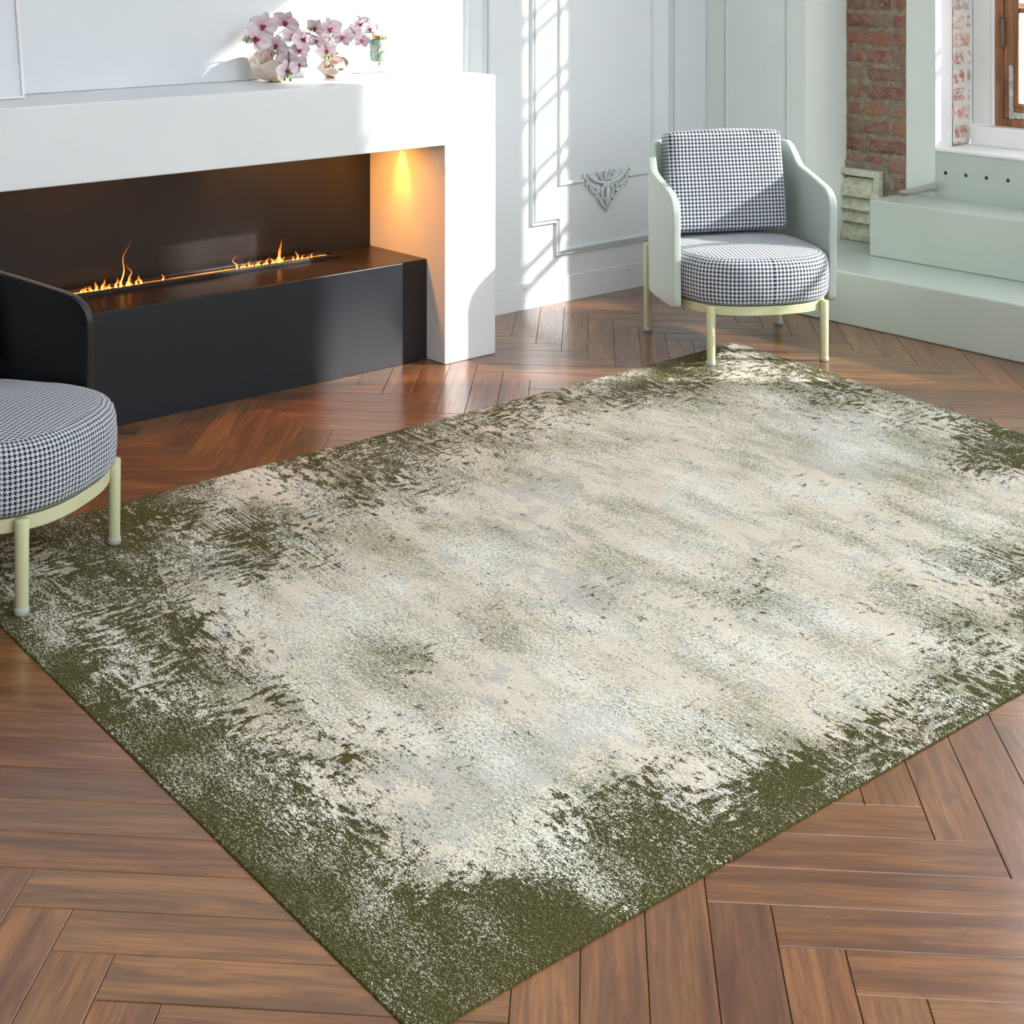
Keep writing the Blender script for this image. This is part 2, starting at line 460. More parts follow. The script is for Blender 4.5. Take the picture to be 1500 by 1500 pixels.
# drilled holes under the sill: flat dark discs, inner shade put in as colour
bm = bmesh.new()
for x in (-3.732, -3.636, -3.541, -3.443, -3.347, -3.25): tube(bm, [(x, YW-.0009, .5525), (x, YW+.01, .5525)], .0078, 14)
struct('trim_16', bm, solid('hole_shade', lin(58, 44, 34), .9), label='row of dark discs for the shaded drilled holes under the sill')

t = NT('old_varnished_wood'); p = t.pos()
n1 = t.noise(t.mapping(p, (30, 30, 3)), 1, 6, .6, .5); n2 = t.noise(p, 14, 5, .6)
c = t.mix(t.mapr(n1, .35, .65), lin(92, 58, 36), lin(172, 116, 72)); c = t.mix(t.mapr(n2, .6, .7, 0, .7), c, lin(70, 50, 40))
t.bump(n1, .3, .002); M_wood = t.base(c, .45)
t = NT('chipped_white_primer'); p = t.pos(); n = t.noise(p, 60, 6, .7)
c = t.mix(t.mapr(n, .4, .62), lin(200, 208, 206), lin(150, 150, 142)); t.bump(n, .5, .003); M_primer = t.base(c, .7)
t = NT('window_glass'); gl = t.node('ShaderNodeBsdfGlossy'); gl.inputs['Roughness'].default_value = .02
tr = t.node('ShaderNodeBsdfTransparent'); mx = t.node('ShaderNodeMixShader'); mx.inputs[0].default_value = .06
t.l.new(tr.outputs[0], mx.inputs[1]); t.l.new(gl.outputs[0], mx.inputs[2]); t.l.new(mx.outputs[0], t.out.inputs[0]); M_glass = t.m

def window():
    root = empty('window_1', (-2.79, 6.12, .736), None, None); root['kind'] = 'structure'; root['label'] = 'tall old wooden casement window with small panes'
    zb, zt = .737, 3.25; y0, y1 = 6.112, 6.165
    fr = B((-3.672, -3.634, y0, y1, zb, zt), (ox1-.1, ox1-.004, y0, y1, zb, zt), (-3.634, ox1-.1, y0, y1, zb, zb+.035), (-3.634, ox1-.1, y0, y1, zt-.05, zt))
    finish('window_frame', fr, M_wood, root, bev=.003)
    finish('casing', B(ox0+.004, -3.690, 6.112, 6.25, zb, zt), M_white, root, bev=.002)
    finish('casing', B(-3.690, -3.673, 6.108, 6.2, zb, zt), M_white, root, bev=.004)
    # sashes (x0, x1, muntin xs)
    sashes = [(-3.631, -3.235, [], [1.235, 1.60, 1.93, 2.27, 2.62]), (-3.08, -1.725, [-2.40], [1.235, 2.27, 2.62])]
    posts = B(); 
    for a, b in ((-3.232, -3.083),): box(posts, a, b, y0, y1+.02, zb+.035, zt-.05)
    finish('mullion', posts, M_wood, root, bev=.003)
    for a, b, xs, zs in sashes:
        sw = .048; st = B((a, a+sw, y0+.005, y1-.005, zb+.037, zt-.052), (b-sw, b, y0+.005, y1-.005, zb+.037, zt-.052),
                          (a+sw, b-sw, y0+.005, y1-.005, zb+.037, zb+.085), (a+sw, b-sw, y0+.005, y1-.005, zt-.11, zt-.052))
        s = finish('sash', st, M_wood, root, bev=.003)
        mu = B()
        for x in xs: box(mu, x-.012, x+.012, y0+.01, y1-.01, zb+.085, zt-.11)
        for z in zs: box(mu, a+sw, b-sw, y0+.012, y1-.012, z-.011, z+.011)
        # glazing bead, lighter inner lip
        for x in (a+sw, b-sw-.02): box(mu, x, x+.02, y0+.001, y0+.013, zb+.085, zt-.11)
        box(mu, a+sw+.02, b-sw-.02, y0+.001, y0+.013, zb+.085, zb+.103)
        m_ = finish('muntin', mu, M_wood, s, bev=.003)
        finish('pane', B(a+sw, b-sw, y0+.024, y0+.027, zb+.085, zt-.11), M_glass, s)
    # chipped primer patches on the first sash
    finish('primer_patch', B((-3.607, -3.588, y0+.0035, y0+.006, .765, 1.0), (-3.588, -3.3, y0+.0035, y0+.006, .775, .80)), M_primer, root)
    # hinge
    h = bmesh.new(); tube(h, bez([(-3.633, y0-.004, 1.075), (-3.631, y0-.007, 1.10), (-3.633, y0-.006, 1.14), (-3.632, y0-.007, 1.17), (-3.633, y0-.003, 1.20)], 5), [.004]+[.0095]*19+[.004], 10)
    finish('hinge', h, solid('worn_metal', lin(120, 112, 98), .5, .7), root, True)
    # outer storm sash rails
    o2 = B((-3.781, -3.745, 6.28, 6.33, .66, zt), (ox1-.06, ox1, 6.28, 6.33, .66, zt), (-3.745, ox1-.06, 6.28, 6.33, .70, .77), (-3.12, -3.0, 6.28, 6.33, .80, zt))
    for z in (1.25, 1.615, 1.945, 2.285): box(o2, -3.745, -3.12, 6.285, 6.32, z-.012, z+.012)
    finish('storm_sash', o2, M_wood, root, bev=.003)
window()

# ventilation grille
def grille():
    x0, x1, z0, z1 = -4.2335, -4.034, .2115, .527
    r = empty('vent_grille', (-4.13, YW-.02, .212), 'painted iron louvre grille low in the brick wall behind the grey armchair', 'grille')
    t = NT('chipped_cream_paint'); p = t.pos(); n = t.noise(p, 30, 6, .65); n2 = t.noise(p, 90, 4)
    c = t.mix(t.mapr(n, .45, .65), lin(204, 208, 190), lin(176, 170, 140)); c = t.mix(t.mapr(n2, .62, .7), c, lin(110, 88, 66)); t.bump(n2, .3, .002)
    m = t.base(c, .5)
    yb, yf = YW-.010, YW-.045
    finish('grille_frame', B((x0, x1, yf, yb, .497, z1), (x0, x1, yf, yb, .402, .437), (x1-.028, x1, yf, yb, .437, .497), (x1-.028, x1, yf, yb, z0, .402)), m, r, bev=.004)
    finish('back_plate', B(x0, x1, yb-.002, yb+.004, z0, z1-.01), solid('grille_dark', lin(84, 84, 78), .8), r)
    for zc in (.462, .372, .318, .263):
        bm = bmesh.new()
        v = [(x0, yb-.004, zc+.024), (x0, yf+.004, zc-.020), (x0, yf+.004, zc-.027), (x0, yb-.004, zc+.017)]
        A = [bm.verts.new(q) for q in v]; D = [bm.verts.new((x1-.028, q[1], q[2])) for q in v]
        for k in range(4): bm.faces.new((A[k], A[(k+1) % 4], D[(k+1) % 4], D[k]))
        bm.faces.new(A[::-1]); bm.faces.new(D)
        finish('louvre', bm, m, r, bev=.0015)
    finish('bottom_rail', B(x0, x1-.028, yf, yb, z0, .240), m, r, bev=.003)
grille()
# painted-over stub on the upper step
bm = bmesh.new(); P = bez([(-3.90, 5.745, .459), (-3.87, 5.752, .463), (-3.83, 5.765, .472), (-3.79, 5.785, .486), (-3.755, 5.80, .496)], 5)
tube(bm, P, [.009+.006*min(1, k/8) for k in range(len(P)-3)]+[.018, .021, .017], 12)
for v in bm.verts: v.co += v.co.normalized()*noise.noise(v.co*70)*.003
tag(finish('pipe_stub', bm, painted('grey_painted_pipe', lin(168, 168, 156), .6, .08, .4, 40), None, True), 'crooked grey painted pipe stub lying on the upper step under the window', 'pipe')

# ------------------------------------------------------------------ fireplace
def fireplace():
    r = empty('fireplace', (-4.5, 3.0, 0), 'long white plaster fireplace with black hearth box and low burning flames', 'fireplace')
    X1 = -4.351
    # surround: beam + right cheek + far left cheek as one mesh
    bm = bmesh.new(); ys = (-2.2, -1.9, 3.600, 3.843); zs = (0, .790, 1.033); V = {}
    def vt(x, i, j):
        if (x, i, j) not in V: V[(x, i, j)] = bm.verts.new(((X1, WX+.0005)[x], ys[i], zs[j]))
        return V[(x, i, j)]
    cells = {(0, 0), (2, 0), (0, 1), (1, 1), (2, 1)}
    for i, j in cells:
        c4 = [(i, j), (i+1, j), (i+1, j+1), (i, j+1)]
        bm.faces.new([vt(0, *q) for q in c4]); bm.faces.new([vt(1, *q) for q in c4][::-1])
        for k, nb in enumerate(((i, j-1), (i+1, j), (i, j+1), (i-1, j))):
            if nb not in cells:
                p_, q_ = c4[k], c4[(k+1) % 4]
                bm.faces.new((vt(0, *p_), vt(1, *p_), vt(1, *q_), vt(0, *q_)))
    finish('mantel_surround', bm, M_plaster, r, bev=.004, seg=2)
    finish('back_panel', B(WX+.001, WX+.006, -1.899, 3.5995, 0, .7895), M_blackback, r)
    h = finish('hearth_box', B(WX+.007, -4.453, -1.5, 3.490, 0, .364), M_blackpanel, r, bev=.0015)
    finish('end_block', B(WX+.007, -4.4535, 3.4905, 3.599, 0, .3635), M_blackmatte, r, bev=.001)
    # top plate + burner
    finish('top_plate', B(WX+.008, -4.456, -1.5, 3.598, .3642, .3662), solid('brown_black_plate', lin(38, 28, 22), .3), r)
    bt = finish('burner_tray', B((-4.765, -4.745, 1.2, 3.375, .3663, .380), (-4.690, -4.672, 1.2, 3.375, .3663, .380), (-4.745, -4.690, 3.357, 3.375, .3663, .380), (-4.745, -4.690, 1.2, 1.22, .3663, .380)), solid('burner_steel', lin(46, 48, 52), .35, .5), r, bev=.0015)
    bm = bmesh.new(); N = 60
    M_glow = None
    t = NT('ember_glow'); n = t.noise(t.mapping(t.pos(), (1, 1, 1)), 7, 4, .6)
    e = t.mapr(n, .38, .62, .12, 2.2)
    t.base(lin(60, 26, 6), .6); t.put(t.b.inputs['Emission Color'], t.mix(n, (1, .16, .01, 1), (1, .5, .06, 1))); t.put(t.b.inputs['Emission Strength'], e)
    finish('ember_strip', B(-4.735, -4.702, 1.25, 3.345, .3664, .3725), t.m, bt)
    # flames
    Mf = NT('flame'); g = Mf.node('ShaderNodeSeparateXYZ'); Mf.l.new(Mf.attr('h').outputs['Vector'], g.inputs[0])
    col = Mf.mix(Mf.mapr(g.outputs[0], .0, .55), (1, .55, .14, 1), (1, .24, .025, 1))
    em = Mf.node('ShaderNodeEmission'); Mf.l.new(col, em.inputs[0]); Mf.put(em.inputs[1], Mf.mapr(g.outputs[0], 0, 1, 5.5, .7))
    tr = Mf.node('ShaderNodeBsdfTransparent'); mx = Mf.node('ShaderNodeMixShader'); Mf.put(mx.inputs[0], Mf.mapr(g.outputs[0], .15, 1, .85, .15))
    Mf.l.new(tr.outputs[0], mx.inputs[1]); Mf.l.new(em.outputs[0], mx.inputs[2]); Mf.l.new(mx.outputs[0], Mf.out.inputs[0])
    rnd = random.Random(11)
    def flame(y, h, w=.007, lean=0., wisp=False):
        bm = bmesh.new(); lay = bm.verts.layers.float_vector.new('h')
        n = 14; P = []; ph = rnd.uniform(0, 6)
        for k in range(n+1):
            f = k/n
            P.append((-4.718+math.sin(f*7+ph)*.006*f, y+lean*f+math.sin(f*(9 if wisp else 5)+ph)*(.012 if wisp else .006)*f, .371+h*f))
        R = [w*(.5+.8*f)*(1-f)**.8+.0006 for f in [k/n for k in range(n+1)]] if not wisp else [w*(.7-.5*k/n) for k in range(n+1)]
        tube(bm, P, R, 8)
        for v in bm.verts: v[lay] = (min(1, (v.co.z-.371)/max(h, .001))*(.0+1), 0, 0)
        finish('flame', bm, Mf.m, bt, True)
    for k in range(13): flame(2.36+.018*k+rnd.uniform(-.004, .004), rnd.uniform(.015, .038)*(1 if k > 2 else .7), .006, rnd.uniform(-.01, .012))
    flame(2.50, .15, .0035, .03, True); flame(2.535, .075, .004, .0, True)
    for k in range(12): flame(2.97+.016*k+rnd.uniform(-.004, .004), rnd.uniform(.012, .03), .0055, rnd.uniform(.0, .015))
    flame(2.955, .05, .004, -.015, True); flame(3.135, .085, .006, .0); flame(3.125, .05, .005, .01)
    for k in range(5): flame(3.19+.02*k, rnd.uniform(.008, .02), .004, .008)
    flame(3.21, .035, .004, -.004); flame(2.66, .025, .0035, 0.)
    # recessed downlight in the soffit
    bm = bmesh.new(); lathe(bm, [(.0, .0), (.017, .0), (.024, -.002), (.026, -.004), (.026, .001), (0, .001)], (-4.600, 3.565, .7892), 24)
    finish('downlight', bm, emit('downlight_glow', (1, .6, .16, 1), 3.), r)
fireplace()
def lamp(name, typ, loc, energy, col, **kw):
    d = bpy.data.lights.new(name, typ); d.energy = energy; d.color = col
    for k, v in kw.items(): setattr(d, k, v)
    o = bpy.data.objects.new(name, d); C.objects.link(o); o.location = loc; return o
s = lamp('fireplace_spot', 'SPOT', (-4.600, 3.572, .780), 11.0, (1, .44, .05), spot_size=math.radians(50), spot_blend=1., shadow_soft_size=.012)
s.rotation_euler = Vector((0, -.10, 1)).to_track_quat('Z', 'Y').to_euler()
for y, e_ in ((.6, 3.), (1.5, 3.), (2.4, 2.4), (3.25, 6.)):
    lamp('fireplace_warm_fill', 'AREA', (-4.60, y, .782), e_, (1, .36, .05), shape='RECTANGLE', size=.06, size_y=.5)  # added orange fill strips without fixtures, warming back panel and inner cheek

# ------------------------------------------------------------------ rug
RUG = [
    [28, 30, 28, 27, 28, 28, 32, 34, 32, 30, 30, 32, 30, 27, 25, 25, 28, 27, 24, 23, 23, 23, 23, 24, 25, 26, 27, 27, 27, 27, 26, 25, 23, 21, 20, 19, 18, 17, 17, 17, 19],
    [30, 28, 31, 31, 30, 31, 33, 33, 33, 30, 27, 28, 29, 27, 27, 27, 28, 27, 25, 23, 21, 20, 21, 22, 23, 23, 24, 24, 24, 24, 24, 23, 21, 20, 19, 18, 17, 17, 17, 18, 21],
    [31, 31, 30, 29, 29, 28, 29, 27, 26, 22, 18, 21, 23, 23, 23, 24, 25, 26, 25, 21, 18, 17, 17, 17, 18, 19, 18, 17, 18, 19, 20, 19, 18, 18, 18, 17, 17, 17, 18, 20, 23],
    [30, 30, 26, 26, 24, 21, 17, 21, 23, 20, 18, 18, 20, 20, 19, 19, 19, 20, 20, 18, 17, 16, 15, 14, 15, 17, 18, 17, 15, 16, 17, 17, 16, 15, 15, 15, 16, 18, 20, 22, 25],
    [30, 28, 27, 27, 24, 14, 11, 12, 16, 17, 14, 15, 15, 18, 17, 14, 13, 14, 14, 14, 15, 19, 20, 18, 17, 19, 20, 20, 19, 19, 19, 19, 20, 19, 16, 15, 15, 18, 21, 24, 26],
    [31, 27, 28, 29, 19, 10, 8, 10, 10, 9, 10, 13, 14, 13, 13, 13, 13, 13, 12, 13, 14, 16, 19, 21, 22, 22, 22, 21, 20, 20, 20, 20, 21, 22, 22, 21, 20, 21, 23, 25, 26],
    [30, 28, 27, 23, 14, 9, 5, 6, 4, 5, 8, 12, 16, 14, 12, 11, 12, 16, 15, 13, 14, 15, 15, 15, 17, 20, 20, 18, 19, 19, 20, 21, 22, 23, 23, 23, 23, 23, 24, 25, 26],
    [29, 25, 22, 16, 11, 7, 4, 2, 2, 4, 8, 9, 11, 12, 11, 8, 6, 8, 11, 9, 10, 12, 11, 11, 11, 12, 13, 13, 14, 15, 18, 19, 20, 21, 22, 23, 23, 24, 24, 24, 24],
    [26, 24, 23, 18, 14, 9, 6, 4, 4, 8, 10, 10, 10, 10, 8, 6, 4, 4, 4, 5, 5, 5, 7, 8, 8, 9, 9, 10, 11, 13, 15, 16, 18, 19, 20, 21, 22, 24, 25, 25, 26],
    [27, 26, 26, 23, 18, 14, 9, 6, 4, 6, 8, 7, 7, 7, 6, 5, 5, 5, 4, 4, 4, 4, 4, 5, 6, 8, 9, 10, 11, 13, 15, 15, 16, 17, 18, 19, 21, 23, 25, 27, 29],
    [26, 27, 27, 26, 22, 17, 12, 6, 4, 4, 4, 5, 5, 5, 5, 7, 10, 10, 6, 4, 4, 4, 4, 5, 5, 6, 8, 12, 16, 17, 16, 16, 16, 16, 16, 17, 20, 22, 25, 28, 29],
    [24, 26, 27, 25, 21, 17, 10, 3, 3, 4, 4, 4, 4, 4, 5, 9, 13, 13, 10, 6, 4, 4, 5, 6, 6, 6, 7, 11, 17, 20, 20, 19, 17, 16, 16, 17, 19, 22, 25, 28, 30],
    [24, 25, 24, 22, 20, 17, 7, 2, 2, 4, 4, 4, 4, 4, 5, 8, 12, 12, 9, 6, 4, 4, 4, 5, 7, 9, 10, 11, 13, 16, 20, 22, 21, 18, 16, 15, 17, 20, 24, 26, 28],
    [25, 24, 19, 14, 17, 15, 12, 4, 3, 4, 4, 4, 4, 4, 5, 6, 7, 8, 6, 4, 4, 4, 4, 4, 6, 9, 12, 13, 13, 13, 15, 18, 20, 20, 18, 15, 14, 14, 17, 21, 25],
    [26, 25, 21, 11, 11, 12, 10, 6, 4, 4, 4, 4, 4, 4, 4, 6, 7, 5, 4, 3, 2, 3, 4, 5, 6, 7, 9, 12, 14, 14, 14, 15, 16, 17, 16, 14, 12, 11, 12, 14, 17],
    [23, 26, 23, 15, 9, 9, 7, 5, 4, 4, 4, 4, 4, 4, 5, 6, 9, 8, 5, 4, 2, 1, 2, 4, 6, 7, 8, 9, 11, 12, 13, 13, 14, 13, 12, 11, 10, 9, 10, 10, 12],
    [21, 23, 23, 16, 11, 10, 8, 5, 5, 4, 5, 6, 5, 5, 5, 7, 9, 10, 8, 6, 4, 3, 2, 3, 5, 7, 8, 9, 10, 11, 12, 13, 13, 13, 11, 10, 10, 10, 10, 9, 10],
    [23, 22, 23, 17, 11, 11, 10, 7, 7, 6, 6, 7, 7, 6, 6, 7, 8, 8, 9, 8, 6, 4, 3, 3, 4, 5, 7, 8, 9, 11, 12, 14, 14, 15, 14, 13, 12, 13, 14, 15, 14],
    [23, 21, 23, 15, 8, 9, 8, 5, 5, 6, 6, 7, 7, 6, 6, 7, 7, 7, 8, 7, 7, 5, 4, 4, 4, 4, 5, 6, 8, 9, 11, 14, 16, 17, 16, 15, 15, 15, 17, 19, 21],
    [20, 19, 19, 12, 6, 5, 5, 5, 4, 4, 5, 6, 6, 5, 5, 6, 6, 5, 6, 7, 6, 5, 4, 4, 4, 4, 4, 5, 6, 8, 10, 12, 16, 18, 18, 17, 16, 16, 17, 19, 21],
    [20, 18, 17, 12, 7, 4, 4, 5, 5, 5, 5, 6, 6, 5, 5, 7, 8, 6, 5, 5, 5, 5, 4, 5, 5, 4, 4, 5, 7, 9, 11, 12, 13, 16, 18, 19, 18, 17, 16, 17, 18],
    [20, 19, 19, 13, 7, 5, 5, 6, 7, 6, 6, 7, 7, 6, 6, 7, 9, 9, 6, 4, 4, 4, 4, 5, 6, 6, 5, 5, 7, 10, 12, 13, 14, 15, 17, 19, 19, 19, 18, 17, 17],
    [18, 15, 18, 12, 6, 5, 6, 7, 7, 7, 6, 7, 7, 6, 6, 7, 8, 8, 6, 5, 4, 4, 4, 4, 5, 6, 6, 6, 6, 8, 11, 14, 15, 16, 18, 20, 21, 21, 20, 20, 19],
    [19, 15, 14, 11, 6, 4, 6, 7, 8, 7, 5, 6, 8, 7, 5, 5, 6, 6, 5, 5, 4, 4, 4, 4, 4, 5, 6, 6, 6, 7, 9, 11, 14, 15, 17, 19, 21, 22, 22, 21, 21],
    [19, 17, 15, 11, 7, 4, 5, 7, 8, 8, 7, 7, 8, 8, 6, 5, 5, 5, 4, 5, 5, 5, 4, 4, 4, 4, 4, 5, 5, 6, 7, 9, 11, 14, 15, 17, 19, 21, 22, 23, 23],
    [19, 17, 15, 12, 6, 4, 4, 5, 7, 8, 8, 9, 10, 9, 8, 6, 5, 4, 4, 4, 5, 6, 6, 5, 4, 4, 4, 4, 5, 5, 7, 9, 10, 12, 13, 15, 17, 19, 21, 22, 23],
    [20, 18, 15, 11, 6, 5, 5, 5, 6, 8, 9, 10, 11, 10, 8, 7, 6, 4, 4, 4, 4, 5, 6, 6, 5, 4, 4, 4, 5, 5, 7, 9, 10, 11, 12, 14, 15, 17, 19, 21, 22],
    [22, 19, 16, 12, 7, 5, 6, 6, 5, 7, 8, 10, 11, 10, 7, 6, 7, 6, 4, 4, 4, 4, 5, 6, 5, 4, 4, 4, 5, 6, 7, 9, 10, 11, 12, 13, 14, 16, 18, 19, 20],
    [21, 18, 16, 13, 11, 6, 6, 7, 6, 7, 7, 8, 10, 11, 8, 5, 6, 6, 5, 4, 4, 4, 4, 5, 5, 4, 4, 4, 4, 5, 7, 8, 10, 12, 13, 13, 14, 15, 16, 18, 19],
    [25, 16, 15, 15, 14, 10, 6, 7, 8, 7, 7, 7, 7, 9, 10, 6, 5, 5, 5, 4, 4, 4, 4, 4, 4, 4, 4, 4, 4, 4, 6, 7, 9, 11, 13, 14, 15, 15, 15, 16, 17],
    [25, 13, 13, 15, 15, 14, 9, 8, 8, 7, 7, 6, 5, 6, 9, 8, 5, 4, 4, 4, 4, 4, 4, 4, 4, 4, 4, 4, 4, 4, 5, 6, 9, 11, 12, 14, 15, 15, 16, 16, 16],
    [25, 25, 12, 13, 15, 14, 11, 10, 10, 8, 6, 5, 4, 4, 6, 7, 6, 4, 4, 4, 4, 4, 4, 4, 4, 5, 5, 5, 4, 4, 5, 6, 8, 10, 13, 14, 15, 16, 17, 17, 17],
    [25, 25, 12, 12, 14, 12, 10, 9, 10, 9, 6, 5, 4, 4, 4, 5, 5, 4, 4, 4, 4, 4, 4, 4, 4, 5, 6, 6, 5, 5, 5, 6, 8, 10, 12, 14, 15, 16, 17, 18, 19],
    [25, 25, 25, 12, 13, 11, 9, 9, 9, 9, 6, 5, 4, 4, 4, 4, 4, 4, 4, 4, 4, 4, 4, 4, 4, 4, 5, 6, 6, 6, 5, 6, 8, 9, 11, 13, 14, 15, 16, 18, 20],
    [25, 25, 25, 25, 14, 13, 10, 9, 8, 8, 7, 6, 5, 5, 4, 4, 4, 5, 4, 4, 4, 4, 4, 4, 4, 4, 4, 5, 6, 6, 6, 6, 7, 9, 11, 12, 13, 15, 16, 17, 18],
    [25, 25, 25, 25, 15, 15, 13, 12, 10, 8, 7, 6, 6, 6, 5, 4, 5, 5, 5, 4, 4, 4, 4, 4, 4, 4, 4, 4, 5, 6, 6, 6, 7, 8, 10, 11, 13, 14, 15, 16, 17],
    [25, 25, 25, 25, 25, 16, 16, 16, 14, 9, 7, 6, 6, 7, 6, 5, 4, 6, 6, 5, 4, 4, 4, 4, 4, 4, 4, 4, 4, 5, 5, 6, 7, 8, 9, 11, 13, 14, 15, 15, 16],
    [25, 25, 25, 25, 25, 17, 18, 18, 16, 11, 7, 5, 5, 6, 7, 6, 4, 5, 6, 6, 5, 4, 4, 4, 4, 4, 4, 4, 4, 4, 5, 5, 7, 9, 10, 11, 13, 14, 15, 15, 15],
    [25, 25, 25, 25, 25, 8, 18, 18, 16, 12, 7, 5, 5, 6, 7, 7, 6, 4, 5, 6, 5, 4, 4, 4, 4, 4, 4, 4, 4, 4, 5, 5, 7, 10, 12, 14, 14, 14, 15, 15, 15],
    [25, 25, 25, 25, 25, 8, 8, 17, 15, 11, 7, 5, 5, 6, 8, 8, 7, 5, 4, 4, 5, 5, 4, 4, 4, 4, 4, 4, 4, 4, 5, 6, 8, 11, 15, 17, 17, 16, 15, 15, 15],
    [25, 25, 25, 25, 25, 8, 8, 16, 13, 9, 6, 5, 5, 7, 9, 9, 7, 6, 3, 3, 3, 4, 4, 4, 4, 4, 4, 4, 4, 5, 6, 7, 8, 11, 15, 19, 21, 20, 17, 16, 16],
    [25, 25, 25, 25, 25, 8, 8, 8, 11, 9, 6, 5, 5, 7, 9, 10, 8, 6, 3, 2, 2, 3, 4, 5, 4, 4, 4, 4, 5, 5, 6, 8, 9, 11, 14, 19, 22, 23, 21, 18, 16],
    [25, 25, 25, 25, 25, 8, 8, 8, 8, 8, 6, 5, 5, 7, 8, 9, 9, 6, 3, 2, 1, 2, 4, 5, 5, 5, 4, 4, 5, 6, 7, 9, 11, 12, 14, 17, 20, 24, 24, 22, 19],
    [25, 25, 25, 25, 25, 8, 8, 8, 8, 7, 6, 5, 5, 6, 8, 9, 8, 6, 3, 2, 1, 2, 3, 5, 6, 6, 5, 5, 5, 6, 7, 9, 12, 13, 15, 16, 19, 22, 24, 25, 23],
    [25, 25, 25, 25, 25, 8, 8, 8, 8, 8, 6, 5, 5, 6, 8, 9, 9, 7, 4, 2, 2, 3, 4, 5, 7, 7, 6, 6, 6, 7, 8, 10, 12, 14, 16, 17, 19, 21, 23, 25, 26],
    [25, 25, 25, 25, 25, 8, 8, 8, 8, 8, 8, 5, 6, 8, 10, 11, 10, 8, 6, 4, 3, 4, 5, 6, 7, 8, 8, 8, 7, 8, 9, 10, 11, 14, 16, 18, 20, 22, 24, 26, 27],
    [25, 25, 25, 25, 25, 8, 8, 8, 8, 8, 8, 6, 7, 10, 13, 14, 12, 10, 8, 7, 6, 5, 6, 7, 8, 9, 9, 10, 9, 9, 10, 10, 11, 12, 15, 18, 21, 23, 25, 27, 28],
    [25, 25, 25, 25, 25, 8, 8, 8, 8, 8, 8, 8, 9, 12, 16, 18, 16, 12, 10, 9, 9, 8, 7, 8, 9, 10, 11, 11, 11, 11, 11, 11, 11, 12, 13, 17, 21, 24, 26, 28, 29],
    [25, 25, 25, 25, 25, 8, 8, 8, 8, 8, 8, 8, 12, 15, 18, 20, 19, 15, 12, 11, 11, 11, 9, 8, 9, 11, 12, 13, 13, 13, 12, 12, 12, 12, 12, 14, 19, 24, 27, 28, 29],
    [25, 25, 25, 25, 25, 8, 8, 8, 8, 8, 8, 8, 8, 18, 20, 21, 21, 18, 14, 12, 12, 13, 12, 10, 10, 12, 14, 15, 15, 15, 14, 14, 13, 13, 13, 13, 15, 20, 26, 29, 30],
    [25, 25, 25, 25, 25, 25, 25, 25, 25, 25, 25, 25, 25, 25, 21, 22, 22, 19, 16, 13, 12, 13, 14, 12, 11, 12, 14, 16, 17, 16, 16, 16, 15, 15, 15, 14, 13, 16, 21, 27, 29],
    [25, 25, 25, 25, 25, 25, 25, 25, 25, 25, 25, 25, 25, 25, 22, 23, 22, 20, 17, 14, 13, 13, 14, 13, 12, 13, 14, 17, 18, 18, 18, 17, 17, 17, 16, 16, 14, 14, 16, 22, 27],
    [25, 25, 25, 25, 25, 25, 25, 25, 25, 25, 25, 25, 25, 25, 25, 23, 23, 21, 18, 16, 14, 14, 14, 14, 13, 13, 14, 16, 18, 20, 20, 19, 19, 19, 18, 17, 16, 14, 14, 16, 22],
    [25, 25, 25, 25, 25, 25, 25, 25, 25, 25, 25, 25, 25, 25, 25, 25, 23, 22, 20, 17, 16, 15, 15, 14, 13, 13, 14, 15, 17, 20, 21, 21, 21, 21, 20, 19, 18, 16, 14, 14, 16],
    [25, 25, 25, 25, 25, 25, 25, 25, 25, 25, 25, 25, 25, 25, 25, 25, 23, 23, 22, 19, 17, 17, 16, 16, 14, 13, 13, 15, 16, 19, 22, 23, 23, 22, 22, 21, 20, 18, 17, 14, 14]]
